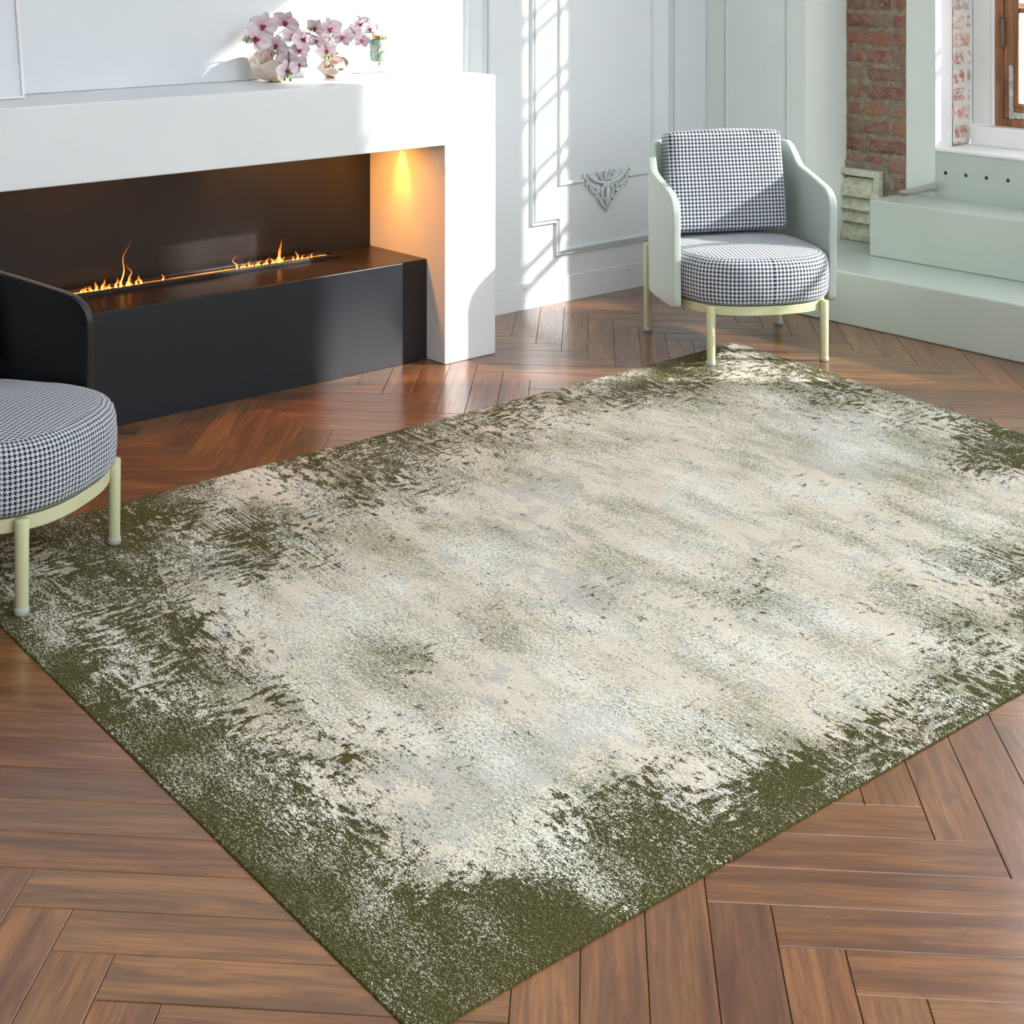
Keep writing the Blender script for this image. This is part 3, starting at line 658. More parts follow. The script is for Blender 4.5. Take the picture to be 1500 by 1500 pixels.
GREY = [
    [0, 0, 0, 0, 0, 0, 0, 0, 0, 0, 0, 0, 0, 0, 0, 0, 0, 0, 0, 0, 0, 0, 0, 0, 0, 0, 0, 0, 0, 0, 0, 0, 0, 0, 0, 0, 0, 0, 0, 0, 0],
    [0, 0, 0, 0, 0, 0, 0, 0, 0, 0, 0, 0, 0, 0, 0, 0, 0, 0, 0, 0, 0, 0, 0, 0, 0, 0, 0, 0, 0, 0, 0, 0, 0, 0, 0, 0, 0, 0, 0, 0, 0],
    [0, 0, 0, 0, 0, 0, 0, 0, 0, 0, 0, 0, 0, 0, 0, 0, 0, 0, 0, 0, 0, 0, 0, 0, 0, 0, 0, 0, 0, 0, 0, 0, 0, 0, 0, 0, 0, 0, 0, 0, 0],
    [0, 0, 0, 0, 0, 0, 0, 0, 0, 0, 0, 0, 0, 0, 0, 0, 0, 0, 0, 0, 0, 0, 0, 0, 0, 0, 0, 0, 0, 0, 0, 0, 0, 0, 0, 0, 0, 0, 0, 0, 0],
    [0, 0, 0, 0, 0, 0, 0, 0, 0, 0, 0, 0, 0, 0, 0, 0, 0, 0, 0, 0, 0, 0, 0, 0, 0, 0, 0, 0, 0, 0, 0, 0, 0, 0, 0, 0, 0, 0, 0, 0, 0],
    [0, 0, 0, 0, 0, 0, 0, 6, 4, 0, 0, 0, 0, 0, 0, 0, 0, 0, 0, 0, 0, 0, 0, 0, 0, 0, 0, 0, 0, 0, 0, 0, 0, 0, 0, 0, 0, 0, 0, 0, 0],
    [0, 0, 0, 0, 0, 0, 3, 7, 5, 0, 1, 4, 0, 0, 0, 0, 0, 0, 0, 2, 5, 0, 0, 0, 0, 0, 0, 0, 0, 0, 0, 0, 0, 0, 0, 0, 0, 0, 0, 0, 0],
    [0, 0, 0, 0, 0, 0, 1, 2, 3, 2, 3, 5, 0, 0, 0, 0, 0, 0, 0, 2, 1, 0, 0, 0, 0, 0, 0, 0, 0, 0, 0, 0, 0, 0, 0, 0, 0, 0, 0, 0, 0],
    [0, 0, 0, 0, 0, 0, 0, 6, 9, 8, 2, 0, 0, 0, 0, 0, 0, 0, 0, 0, 0, 0, 0, 0, 0, 0, 0, 0, 0, 0, 1, 1, 0, 0, 0, 0, 0, 0, 0, 0, 0],
    [0, 0, 0, 0, 0, 0, 0, 7, 9, 9, 4, 0, 0, 0, 0, 0, 0, 0, 0, 0, 0, 0, 0, 0, 0, 0, 0, 0, 1, 5, 7, 5, 1, 0, 0, 0, 0, 0, 0, 0, 0],
    [0, 0, 0, 0, 0, 0, 0, 2, 7, 8, 4, 0, 0, 0, 0, 0, 0, 0, 0, 0, 0, 0, 0, 0, 0, 0, 0, 0, 3, 7, 7, 5, 0, 0, 0, 0, 0, 0, 0, 0, 0],
    [0, 0, 0, 0, 0, 0, 0, 1, 7, 8, 4, 0, 0, 0, 0, 0, 0, 0, 0, 0, 0, 0, 0, 0, 0, 0, 0, 0, 2, 5, 4, 1, 0, 0, 0, 0, 0, 0, 0, 0, 0],
    [0, 0, 0, 0, 0, 0, 0, 0, 2, 4, 1, 0, 0, 0, 0, 0, 0, 0, 0, 0, 0, 0, 0, 0, 0, 0, 0, 0, 0, 0, 0, 1, 3, 4, 2, 0, 0, 0, 0, 0, 0],
    [0, 0, 0, 0, 0, 0, 0, 1, 7, 7, 3, 0, 0, 0, 0, 0, 0, 0, 0, 0, 0, 0, 0, 0, 0, 0, 0, 0, 0, 0, 0, 3, 5, 5, 5, 2, 0, 0, 0, 0, 0],
    [0, 0, 0, 0, 0, 0, 0, 0, 6, 7, 2, 0, 0, 0, 0, 0, 0, 0, 0, 0, 0, 0, 0, 0, 0, 0, 0, 0, 0, 0, 0, 1, 4, 5, 4, 2, 0, 0, 0, 0, 0],
    [0, 0, 0, 0, 0, 0, 0, 0, 1, 1, 0, 0, 0, 0, 0, 0, 0, 0, 0, 0, 0, 0, 0, 0, 0, 0, 0, 0, 0, 0, 0, 0, 0, 1, 1, 0, 0, 0, 0, 0, 0],
    [0, 0, 0, 0, 0, 0, 0, 0, 0, 0, 0, 0, 0, 0, 0, 0, 0, 0, 0, 0, 0, 0, 0, 0, 0, 0, 0, 0, 0, 0, 0, 0, 0, 0, 0, 0, 0, 0, 0, 0, 0],
    [0, 0, 0, 0, 0, 0, 0, 0, 0, 0, 0, 0, 0, 0, 0, 0, 0, 0, 0, 0, 0, 0, 0, 0, 0, 0, 0, 0, 0, 0, 0, 0, 0, 0, 0, 0, 0, 0, 0, 0, 0],
    [0, 0, 0, 0, 0, 0, 0, 0, 0, 0, 0, 0, 0, 0, 0, 0, 0, 0, 0, 0, 0, 1, 1, 0, 0, 0, 0, 0, 0, 0, 0, 0, 0, 0, 0, 0, 0, 0, 0, 0, 0],
    [0, 0, 0, 0, 0, 0, 0, 0, 0, 0, 0, 0, 0, 0, 0, 0, 2, 3, 1, 0, 1, 5, 5, 1, 0, 0, 0, 0, 0, 0, 0, 0, 0, 0, 0, 0, 0, 0, 0, 0, 0],
    [0, 0, 0, 0, 0, 0, 0, 0, 0, 0, 0, 0, 0, 0, 0, 2, 6, 6, 5, 1, 2, 5, 5, 2, 2, 0, 0, 0, 0, 0, 0, 0, 0, 0, 0, 0, 0, 0, 0, 0, 0],
    [0, 0, 0, 0, 0, 0, 0, 0, 0, 0, 0, 0, 0, 0, 0, 2, 6, 6, 6, 2, 0, 2, 3, 5, 5, 3, 0, 0, 0, 0, 0, 0, 0, 0, 0, 0, 0, 0, 0, 0, 0],
    [0, 0, 0, 0, 0, 0, 0, 0, 0, 0, 0, 0, 0, 0, 0, 0, 4, 8, 4, 1, 0, 1, 4, 5, 5, 4, 0, 0, 0, 0, 0, 0, 0, 0, 0, 0, 0, 0, 0, 0, 0],
    [0, 0, 0, 0, 0, 0, 0, 0, 0, 0, 0, 0, 0, 0, 0, 0, 1, 9, 6, 0, 0, 0, 3, 5, 5, 2, 0, 0, 0, 0, 0, 0, 0, 0, 0, 0, 0, 0, 0, 0, 0],
    [0, 0, 0, 0, 0, 0, 0, 0, 0, 2, 4, 0, 0, 0, 0, 0, 0, 0, 0, 0, 0, 0, 0, 2, 1, 0, 0, 0, 0, 0, 0, 0, 0, 0, 0, 0, 0, 0, 0, 0, 0],
    [0, 0, 0, 0, 0, 0, 0, 0, 0, 5, 6, 3, 1, 0, 0, 0, 0, 0, 0, 0, 0, 0, 0, 0, 0, 0, 1, 3, 3, 1, 0, 0, 0, 0, 0, 0, 0, 0, 0, 0, 0],
    [0, 0, 0, 0, 0, 0, 0, 0, 0, 2, 6, 6, 2, 0, 0, 0, 0, 0, 0, 0, 0, 0, 0, 0, 0, 0, 4, 5, 5, 3, 0, 0, 0, 0, 0, 0, 0, 0, 0, 0, 0],
    [0, 0, 0, 0, 0, 0, 0, 0, 0, 3, 6, 6, 2, 0, 0, 0, 0, 0, 0, 0, 0, 0, 0, 0, 0, 1, 5, 5, 5, 3, 0, 0, 0, 0, 0, 0, 0, 0, 0, 0, 0],
    [0, 0, 0, 0, 0, 0, 0, 0, 0, 1, 4, 4, 0, 0, 0, 0, 0, 0, 0, 0, 0, 0, 0, 0, 0, 1, 3, 5, 4, 1, 0, 0, 0, 0, 0, 0, 0, 0, 0, 0, 0],
    [0, 0, 0, 0, 0, 0, 0, 0, 0, 0, 0, 0, 0, 0, 0, 0, 0, 0, 0, 0, 0, 0, 0, 0, 0, 0, 1, 1, 1, 0, 0, 0, 0, 0, 0, 0, 0, 0, 0, 0, 0],
    [0, 0, 0, 0, 0, 0, 0, 0, 0, 0, 0, 0, 0, 0, 0, 0, 0, 0, 0, 0, 0, 0, 0, 0, 0, 0, 0, 0, 0, 0, 0, 0, 0, 0, 0, 0, 0, 0, 0, 0, 0],
    [0, 0, 0, 0, 0, 0, 0, 0, 0, 0, 0, 0, 0, 0, 0, 0, 0, 0, 0, 0, 0, 0, 0, 0, 0, 0, 0, 0, 0, 0, 0, 0, 0, 0, 0, 0, 0, 0, 0, 0, 0],
    [0, 0, 0, 0, 0, 0, 0, 0, 0, 0, 0, 0, 0, 0, 0, 0, 0, 0, 0, 0, 0, 0, 0, 0, 0, 0, 0, 0, 0, 0, 0, 0, 0, 0, 0, 0, 0, 0, 0, 0, 0],
    [0, 0, 0, 0, 0, 0, 0, 0, 0, 0, 0, 0, 0, 0, 0, 0, 0, 0, 0, 0, 0, 0, 0, 0, 0, 0, 0, 0, 0, 0, 0, 0, 0, 0, 0, 0, 0, 0, 0, 0, 0],
    [0, 0, 0, 0, 0, 0, 0, 0, 2, 2, 0, 0, 0, 0, 0, 0, 0, 0, 0, 0, 0, 0, 0, 0, 0, 0, 0, 0, 0, 0, 0, 0, 0, 0, 0, 0, 0, 0, 0, 0, 0],
    [0, 0, 0, 0, 0, 0, 0, 1, 7, 7, 1, 0, 0, 0, 0, 0, 0, 0, 0, 0, 0, 0, 0, 0, 0, 0, 0, 0, 0, 0, 0, 0, 0, 0, 0, 0, 0, 0, 0, 0, 0],
    [0, 0, 0, 0, 0, 0, 0, 2, 7, 7, 1, 0, 0, 0, 0, 0, 0, 0, 0, 0, 0, 0, 0, 0, 0, 0, 0, 0, 0, 0, 0, 0, 0, 0, 0, 0, 0, 0, 0, 0, 0],
    [0, 0, 0, 0, 0, 0, 0, 0, 5, 4, 0, 0, 0, 0, 0, 0, 0, 0, 0, 0, 0, 0, 0, 0, 0, 0, 0, 0, 0, 0, 0, 0, 0, 0, 0, 0, 0, 0, 0, 0, 0],
    [0, 0, 0, 0, 0, 0, 0, 0, 0, 0, 0, 0, 0, 0, 0, 0, 0, 0, 0, 0, 0, 0, 0, 0, 0, 0, 0, 0, 0, 0, 0, 0, 0, 0, 0, 0, 0, 0, 0, 0, 0],
    [0, 0, 0, 0, 0, 0, 0, 0, 0, 0, 0, 0, 0, 0, 0, 0, 0, 0, 0, 1, 1, 1, 0, 0, 0, 0, 0, 0, 0, 0, 0, 0, 0, 0, 0, 0, 0, 0, 0, 0, 0],
    [0, 0, 0, 0, 0, 0, 0, 0, 0, 0, 0, 0, 0, 0, 0, 0, 0, 0, 1, 3, 4, 3, 2, 1, 0, 0, 0, 0, 0, 0, 0, 0, 0, 0, 0, 0, 0, 0, 0, 0, 0],
    [0, 0, 0, 0, 0, 0, 0, 0, 0, 0, 0, 0, 0, 0, 0, 0, 0, 1, 3, 5, 6, 6, 5, 3, 1, 0, 0, 0, 0, 0, 0, 0, 0, 0, 0, 0, 0, 0, 0, 0, 0],
    [0, 0, 0, 0, 0, 0, 0, 0, 0, 0, 0, 0, 0, 0, 0, 0, 0, 1, 5, 7, 8, 8, 7, 5, 2, 0, 0, 0, 0, 0, 0, 0, 0, 0, 0, 0, 0, 0, 0, 0, 0],
    [0, 0, 0, 0, 0, 0, 0, 0, 0, 0, 0, 0, 0, 0, 0, 0, 0, 3, 7, 8, 9, 9, 9, 7, 4, 2, 1, 1, 0, 0, 0, 0, 0, 0, 0, 0, 0, 0, 0, 0, 0],
    [0, 0, 0, 0, 0, 0, 0, 0, 0, 0, 0, 0, 0, 0, 0, 0, 0, 5, 9, 9, 9, 9, 9, 8, 6, 3, 3, 2, 1, 0, 0, 0, 0, 0, 0, 0, 0, 0, 0, 0, 0],
    [0, 0, 0, 0, 0, 0, 0, 0, 0, 0, 0, 0, 0, 0, 0, 0, 1, 5, 9, 9, 9, 9, 9, 9, 7, 4, 4, 3, 2, 1, 0, 0, 0, 0, 0, 0, 0, 0, 0, 0, 0],
    [0, 0, 0, 0, 0, 0, 0, 0, 0, 0, 0, 0, 0, 0, 0, 0, 0, 4, 8, 9, 8, 9, 9, 9, 7, 4, 4, 4, 3, 2, 0, 0, 0, 0, 0, 0, 0, 0, 0, 0, 0],
    [0, 0, 0, 0, 0, 0, 0, 0, 0, 0, 0, 0, 0, 0, 0, 0, 0, 2, 5, 7, 7, 8, 8, 8, 7, 4, 3, 4, 3, 2, 0, 0, 0, 0, 0, 0, 0, 0, 0, 0, 0],
    [0, 0, 0, 0, 0, 0, 0, 0, 0, 0, 0, 0, 0, 0, 0, 0, 0, 0, 2, 3, 4, 6, 7, 7, 5, 3, 2, 3, 3, 2, 1, 0, 0, 0, 0, 0, 0, 0, 0, 0, 0],
    [0, 0, 0, 0, 0, 0, 0, 0, 0, 0, 0, 0, 0, 0, 0, 0, 0, 0, 0, 0, 2, 3, 4, 4, 4, 2, 1, 1, 2, 1, 1, 0, 0, 0, 0, 0, 0, 0, 0, 0, 0],
    [0, 0, 0, 0, 0, 0, 0, 0, 0, 0, 0, 0, 0, 0, 0, 0, 0, 0, 0, 0, 0, 1, 2, 2, 2, 1, 0, 0, 0, 0, 0, 0, 0, 0, 0, 0, 0, 0, 0, 0, 0],
    [0, 0, 0, 0, 0, 0, 0, 0, 0, 0, 0, 0, 0, 0, 0, 0, 0, 0, 0, 0, 0, 0, 0, 1, 1, 0, 0, 0, 0, 0, 0, 0, 0, 0, 0, 0, 0, 0, 0, 0, 0],
    [0, 0, 0, 0, 0, 0, 0, 0, 0, 0, 0, 0, 0, 0, 0, 0, 0, 0, 0, 0, 0, 0, 0, 0, 0, 0, 0, 0, 0, 0, 0, 0, 0, 0, 0, 0, 0, 0, 0, 0, 0],
    [0, 0, 0, 0, 0, 0, 0, 0, 0, 0, 0, 0, 0, 0, 0, 0, 0, 0, 0, 0, 0, 0, 0, 0, 0, 0, 0, 0, 0, 0, 0, 0, 0, 0, 0, 0, 0, 0, 0, 0, 0],
    [0, 0, 0, 0, 0, 0, 0, 0, 0, 0, 0, 0, 0, 0, 0, 0, 0, 0, 0, 0, 0, 0, 0, 0, 0, 0, 0, 0, 0, 0, 0, 0, 0, 0, 0, 0, 0, 0, 0, 0, 0]]
def make_rug():
    N, R_, F, L = Vector((-1.682, 1.345, 0)), Vector((-1.684, 4.307, 0)), Vector((-3.874, 4.636, 0)), Vector((-3.817, 1.496, 0))
    NS, NTn = len(RUG[0])-1, len(RUG)-1; K = 3
    bm = bmesh.new(); uvl = bm.loops.layers.uv.new('UVMap'); col = bm.verts.layers.float_vector.new('pat')
    T = .0055; ns, nt = NS*K, NTn*K; top = []
    def samp(A, f, a, b):
        i, j = min(int(a), NS-1), min(int(b), NTn-1); x, y = a-i, b-j
        return (f(A[j][i])*(1-x)+f(A[j][i+1])*x)*(1-y)+(f(A[j+1][i])*(1-x)+f(A[j+1][i+1])*x)*y
    for b in range(nt+1):
        t_ = b/nt; row = []
        for a in range(ns+1):
            s_ = a/ns
            p = N*(1-s_)*(1-t_)+L*s_*(1-t_)+R_*(1-s_)*t_+F*s_*t_
            edge = a in (0, ns) or b in (0, nt)
            v = bm.verts.new((p.x, p.y, T-(.0018 if edge else 0)))
            v[col] = (samp(RUG, float, s_*NS, t_*NTn)/35, samp(GREY, float, s_*NS, t_*NTn)/9, 0)
            row.append(v)
        top.append(row)
    def uvof(v, s_, t_): return (s_*2.16, t_*3.04)
    for b in range(nt):
        for a in range(ns):
            f = bm.faces.new((top[b][a], top[b+1][a], top[b+1][a+1], top[b][a+1]))
            for lp, (x, y) in zip(f.loops, ((a, b), (a, b+1), (a+1, b+1), (a+1, b))): lp[uvl].uv = (x/ns*2.16, y/nt*3.04)
    ring = [(a, 0) for a in range(ns)]+[(ns, b) for b in range(nt)]+[(a, nt) for a in range(ns, 0, -1)]+[(0, b) for b in range(nt, 0, -1)]
    c0 = (N+R_+F+L)/4
    low = {}
    for a, b in ring:
        v = top[b][a]; q = Vector((v.co.x, v.co.y, 0)); d = (q-c0).normalized()*.002
        w = bm.verts.new((q.x+d.x, q.y+d.y, .0004)); w[col] = (1., 0, 0); low[(a, b)] = w
    for k in range(len(ring)):
        i, j = ring[k], ring[(k+1) % len(ring)]
        f = bm.faces.new((top[i[1]][i[0]], top[j[1]][j[0]], low[j], low[i]))
        for lp, (x, y) in zip(f.loops, (i, j, j, i)): lp[uvl].uv = (x/ns*2.16, y/nt*3.04)
    bm.faces.new([low[q] for q in ring][::-1])
    t = NT('distressed_rug'); u = t.uv(); at = t.attr('pat'); sp = t.node('ShaderNodeSeparateXYZ'); t.l.new(at.outputs['Vector'], sp.inputs[0])
    dens, grey = sp.outputs[0], sp.outputs[1]
    # u = across (short side), v = along
    big = t.noise(u, 3.5, 2, .5)
    nA = t.noise(t.mapping(u, (20, 44, 1)), 1., 6, .68, .15)      # blots drawn out across
    nB = t.noise(t.mapping(u, (52, 20, 1), (9, 4, 0)), 1., 6, .66, .15)   # blots drawn out along
    nC = t.noise(t.mapping(u, (5, 130, 1), (2, 7, 0)), 1., 4, .6, .1)    # fine combed lines across
    nF = t.noise(u, 360, 2, .6)                                   # pile speckle
    nM = t.noise(t.mapping(u, (95, 150, 1)), 1., 4, .7)
    sel = t.mapr(big, .44, .56)
    n = t.math('ADD', t.math('MULTIPLY', nA, t.math('SUBTRACT', 1., sel)), t.math('MULTIPLY', nB, sel))
    selC = t.mapr(t.noise(t.mapping(u, (1, 1, 1), (5, 2, 0)), 4.2, 2, .5), .52, .64, 0, .6)
    n = t.math('ADD', t.math('MULTIPLY', n, t.math('SUBTRACT', 1., selC)), t.math('MULTIPLY', nC, selC))
    # fuzzy zones mix the speckle in, crisp zones do not
    fz = t.mapr(t.noise(t.mapping(u, (1, 1, 1), (1, 9, 0)), 6.5, 4, .65), .42, .58, .10, .85)
    sp_ = t.math('ADD', t.math('MULTIPLY', t.math('SUBTRACT', nM, .5), .75), t.math('MULTIPLY', t.math('SUBTRACT', nF, .5), .9))
    v = t.math('ADD', n, t.math('MULTIPLY', sp_, fz))
    thr = t.mapr(dens, 0., 1., .30, .755)
    dk = t.mapr(t.math('SUBTRACT', thr, v), -.010, .012, 0, 1)
    # light ground
    g1 = t.noise(t.mapping(u, (9, 16, 1), (3, 3, 0)), 1., 6, .6, .1)
    cream, greyc, whitec = lin(218, 209, 192), lin(196, 193, 183), lin(232, 233, 224)
    gm = t.mapr(t.math('ADD', t.math('ADD', g1, t.math('MULTIPLY', grey, .35)), t.math('MULTIPLY', t.math('SUBTRACT', nF, .5), .08)), .555, .575)
    lt = t.mix(gm, cream, greyc)
    # speckle of white and of grey-green dust, gathered in cloudy zones
    wz = t.noise(t.mapping(u, (3, 5, 1), (8, 1, 0)), 1., 6, .7)
    fine = t.math('ADD', t.math('MULTIPLY', nF, .55), t.math('MULTIPLY', nM, .45))
    wv = t.math('ADD', t.math('MULTIPLY', t.math('SUBTRACT', wz, .5), .55), fine)
    lt = t.mix(t.mapr(wv, .545, .565, 0, 1), lt, whitec)
    dz = t.noise(t.mapping(u, (2.6, 6, 1), (18, 11, 0)), 1., 7, .72)
    dv = t.math('ADD', t.math('MULTIPLY', t.math('SUBTRACT', dz, .5), -.55), t.math('SUBTRACT', fine, t.math('MULTIPLY', dens, .12)))
    lt = t.mix(t.mapr(dv, .425, .455, .9, 0), lt, lin(138, 138, 110))
    # dark ground
    dc = t.mix(t.mapr(nM, .40, .62), lin(56, 55, 27), lin(80, 78, 44))
    dc = t.mix(t.mapr(nF, .55, .63, 0, .75), dc, lin(134, 130, 94))
    dc = t.mix(t.math('MULTIPLY', t.mapr(wv, .575, .61, 0, 1), t.mapr(dens, 1., .6, .25, .95)), dc, lin(228, 226, 210))
    t.bump(t.math('ADD', t.math('MULTIPLY', nF, .7), t.math('MULTIPLY', dk, -.8)), .35, .0015)
    m = t.base(t.mix(dk, lt, dc), .95, 0, .08)
    o = finish('rug', bm, m)
    tag(o, 'large distressed cream and olive green rug lying on the herringbone floor', 'rug')
make_rug()

# ------------------------------------------------------------------ armchairs
def sup(a, b, th, e):
    c, s = math.cos(th), math.sin(th)
    return (math.copysign(abs(c)**(2/e), c)*a, math.copysign(abs(s)**(2/e), s)*b)

def seat_outline(n=96, sc=1.0, off=0.):
    """list of (u, w): front round, back squarer"""
    P = []
    for k in range(n):
        th = 2*PI*k/n
        c = math.cos(th)
        x, y = sup((.285 if c > 0 else .315)*sc+off, .288*sc+off, th, 2.6 if c > 0 else 3.4)
        P.append((x+.05, y))
    return P

def cushion_seat():
    bm = bmesh.new(); uvl = bm.loops.layers.uv.new('UVMap'); n = 96
    prof = [(-.035, .222), (-.012, .224), (-.002, .232), (.003, .25), (.005, .30), (.002, .345), (-.004, .366), (-.016, .379), (-.034, .386)]
    rings = []; base = seat_outline(n)
    arc = [0]
    for k in range(n): arc.append(arc[-1]+math.dist(base[k], base[(k+1) % n]))
    for off, z in prof:
        row = []
        for k, (x, y) in enumerate(seat_outline(n, 1., off)):
            wr = .0018*math.sin(k*1.7+z*30)*noise.noise(Vector((x*9, y*9, z*14)))*2
            f = 1+wr/.3
            row.append(bm.verts.new((.05+(x-.05)*f, y*f, z+.002*noise.noise(Vector((x*14, y*14, 1))))))
        rings.append(row)
    pa = 0; pl = [0]
    for a, b in zip(prof, prof[1:]): pl.append(pl[-1]+math.dist(a, b))
    for r in range(len(rings)-1):
        for k in range(n):
            k2 = (k+1) % n
            f = bm.faces.new((rings[r][k], rings[r][k2], rings[r+1][k2], rings[r+1][k])); f.smooth = True
            for lp, (kk, rr) in zip(f.loops, ((k, r), (k+1, r), (k+1, r+1), (k, r+1))): lp[uvl].uv = (arc[kk], pl[rr])
    # domed top
    prev = rings[-1]; m = 9
    for q in range(1, m+1):
        sc = 1-q/m
        if q < m:
            row = []
            for v in rings[-1]:
                x = .03+(v.co.x-.03)*sc; y = v.co.y*sc
                row.append(bm.verts.new((x, y, .386+.020*(1-sc**2)+.004*noise.noise(Vector((x*6, y*6, 0))))))
            for k in range(n):
                k2 = (k+1) % n; f = bm.faces.new((prev[k], prev[k2], row[k2], row[k])); f.smooth = True
                for lp in f.loops: lp[uvl].uv = (lp.vert.co.y, lp.vert.co.x)
            prev = row
        else:
            cv = bm.verts.new((.03, 0, .406))
            for k in range(n):
                f = bm.faces.new((prev[k], prev[(k+1) % n], cv)); f.smooth = True
                for lp in f.loops: lp[uvl].uv = (lp.vert.co.y, lp.vert.co.x)
    bm.faces.new(rings[0][::-1])
    return bm

def cushion_back():
    bm = bmesh.new(); uvl = bm.loops.layers.uv.new('UVMap')
    W, H, Tk = .232, .190, .052; nx, nz, ny = 36, 30, 6
    bmesh.ops.create_cube(bm, size=2)
    bmesh.ops.subdivide_edges(bm, edges=bm.edges[:], cuts=23, use_grid_fill=True)
    for v in bm.verts:
        x, y, z = v.co
        # rounded box: x = thickness, y = width, z = height
        def rd(q, half, r):
            return q
        px, py, pz = x*Tk, y*W, z*H
        r = .020
        cx_, cy_, cz_ = max(-Tk+r, min(Tk-r, px)), max(-W+r, min(W-r, py)), max(-H+r, min(H-r, pz))
        d = Vector((px-cx_, py-cy_, pz-cz_))
        if d.length > 1e-7: d = d.normalized()*r
        p = Vector((cx_, cy_, cz_))+d
        if abs(x) > .99: p.x += math.copysign(.012*(1-y*y)*(1-z*z), x)
        p.z += .010*(1-y*y)*(1 if z > 0 else 0)*max(0, z)
        p += Vector((noise.noise(p*7)*.006, 0, noise.noise(p*8+Vector((5, 5, 5)))*.004))
        v.co = p
    for f in bm.faces:
        f.smooth = True; nrm = f.normal
        c = f.calc_center_median()
        for lp in f.loops:
            q = lp.vert.co
            ax, ay, az = abs(c.x)/Tk, abs(c.y)/W, abs(c.z)/H
            if ax > .9: lp[uvl].uv = (q.y, q.z)
            elif az > .9: lp[uvl].uv = (q.y, q.x)
            else: lp[uvl].uv = (q.x, q.z)
    # lean back
    for v in bm.verts:
        x, y, z = v.co; a = .17
        v.co = Vector((x*math.cos(a)-z*math.sin(a)-.165, y, x*math.sin(a)+z*math.cos(a)+.596))
    return bm

def shell_mesh():
    """wrap round back and arms"""
    path = []
    u1 = .165
    nA, nB = 12, 60
    for k in range(nA): path.append((u1-(u1-.05)*k/nA, -.303))
    for k in range(nB+1):
        th = -PI/2-PI*k/nB
        x, y = sup(.375, .303, th, 3.3); path.append((x+.05, y))
    for k in range(1, nA+1): path.append((.05+(u1-.05)*k/nA, .303))
    bm = bmesh.new(); M = 16; cols = []
    ss = lambda a, b, x: (lambda t: t*t*(3-2*t))(max(0, min(1, (x-a)/(b-a))))
    for (u, w) in path:
        zt = .612+.022*ss(.10, -.10, u)
        zt = .612-(u-.10)*(-.12) if False else .606+.05*max(0, min(1, (.10-u)/.22))
        zt += .088*ss(-.105, -.205, u)+.008*(1-(w/.3)**2)*ss(-.2, -.3, u)
        if u > .085:
            f = (u-.085)/(u1-.085); zt -= .075*(1-math.sqrt(max(0, 1-f*f)))
        zb = .186
        if u > .135: zb += .012*((u-.135)/.03)**2
        flare = lambda z: 1+.03*ss(.3, .6, z)
        cols.append([bm.verts.new((u if u > 0 else u, w*(1+.012*ss(.2, .6, zb+(zt-zb)*j/M)), zb+(zt-zb)*j/M)) for j in range(M+1)])
    for a, b in zip(cols, cols[1:]):
        for j in range(M):
            f = bm.faces.new((a[j], b[j], b[j+1], a[j+1])); f.smooth = True
    return bm

def make_chair(loc, rz, shell_mat, cloth, label, foot):
    root = empty('armchair', (loc[0], loc[1], 0), label, 'armchair', rz)
    pt = lambda name, bm, mat, smooth=True, bev=0: finish(name, bm, mat, root, smooth, bev, 3, world=False)
    o = pt('backrest_shell', shell_mesh(), shell_mat)
    m = o.modifiers.new('solid', 'SOLIDIFY'); m.thickness = .030; m.offset = 0
    m = o.modifiers.new('bev', 'BEVEL'); m.width = .0115; m.segments = 4; m.limit_method = 'ANGLE'; m.angle_limit = 1.0
    pt('seat', cushion_seat(), cloth)
    pt('backrest_cushion', cushion_back(), cloth)
    # ring frame
    bm = bmesh.new(); n = 96; A = []
    out = seat_outline(n, 1., -.012); inn = seat_outline(n, 1., -.036)
    for P, z in ((out, .186), (out, .219), (inn, .219), (inn, .186)):
        A.append([bm.verts.new((x, y, z)) for x, y in P])
    for r in range(4):
        for k in range(n): bm.faces.new((A[r][k], A[r][(k+1) % n], A[(r+1) % 4][(k+1) % n], A[(r+1) % 4][k]))
    pt('seat_frame', bm, M_cream, False, .003)
    # seat board under the cushion
    bm = bmesh.new(); P = seat_outline(64, 1., -.04)
    a = [bm.verts.new((x, y, .2195)) for x, y in P]; b = [bm.verts.new((x, y, .2215)) for x, y in P]
    bm.faces.new(a[::-1]); bm.faces.new(b)
    for k in range(64): bm.faces.new((a[k], a[(k+1) % 64], b[(k+1) % 64], b[k]))
    pt('seat_board', bm, M_blackmatte, False)
    for i, (u, w, zt) in enumerate(((.277, -.217, .2195), (.277, .217, .2195), (-.272, -.272, .345), (-.272, .272, .345))):
        z0 = foot[i]; bm = bmesh.new()
        lathe(bm, [(0, z0+.012), (.0145, z0+.012), (.0150, z0+.014), (.0165, zt-.004), (.0150, zt), (0, zt)], (u, w, 0), 20)
        l = pt('leg', bm, M_cream); 
        bm = bmesh.new(); lathe(bm, [(0, z0), (.0150, z0), (.0168, z0+.003), (.0168, z0+.016), (.0150, z0+.0175), (0, z0+.0175)], (u, w, 0), 20)
        g = finish('glide', bm, M_glide, l, True, world=False)
        if i >= 2:
            bm = bmesh.new(); s_ = 1 if w > 0 else -1
            tube(bm, [(u+.004, w-.004*s_, .203), (u+.05, w-.03*s_, .203)], .008, 10)
            pt('bracket', bm, M_cream)
    return root
T0, T1 = 0.0006, .0062
make_chair((-3.849, 4.630), math.radians(-28.7), M_shellgrey, M_hound, 'pale grey barrel armchair with houndstooth cushions at the far corner of the rug', (T1, T0, T0, T0))
make_chair((-3.674, 1.539), math.radians(34.5), M_shellblack, M_hound2, 'black barrel armchair with houndstooth seat cut off by the left edge', (T1, T1, T0, T0))

# ------------------------------------------------------------------ things on the mantel
MZ = 1.0332
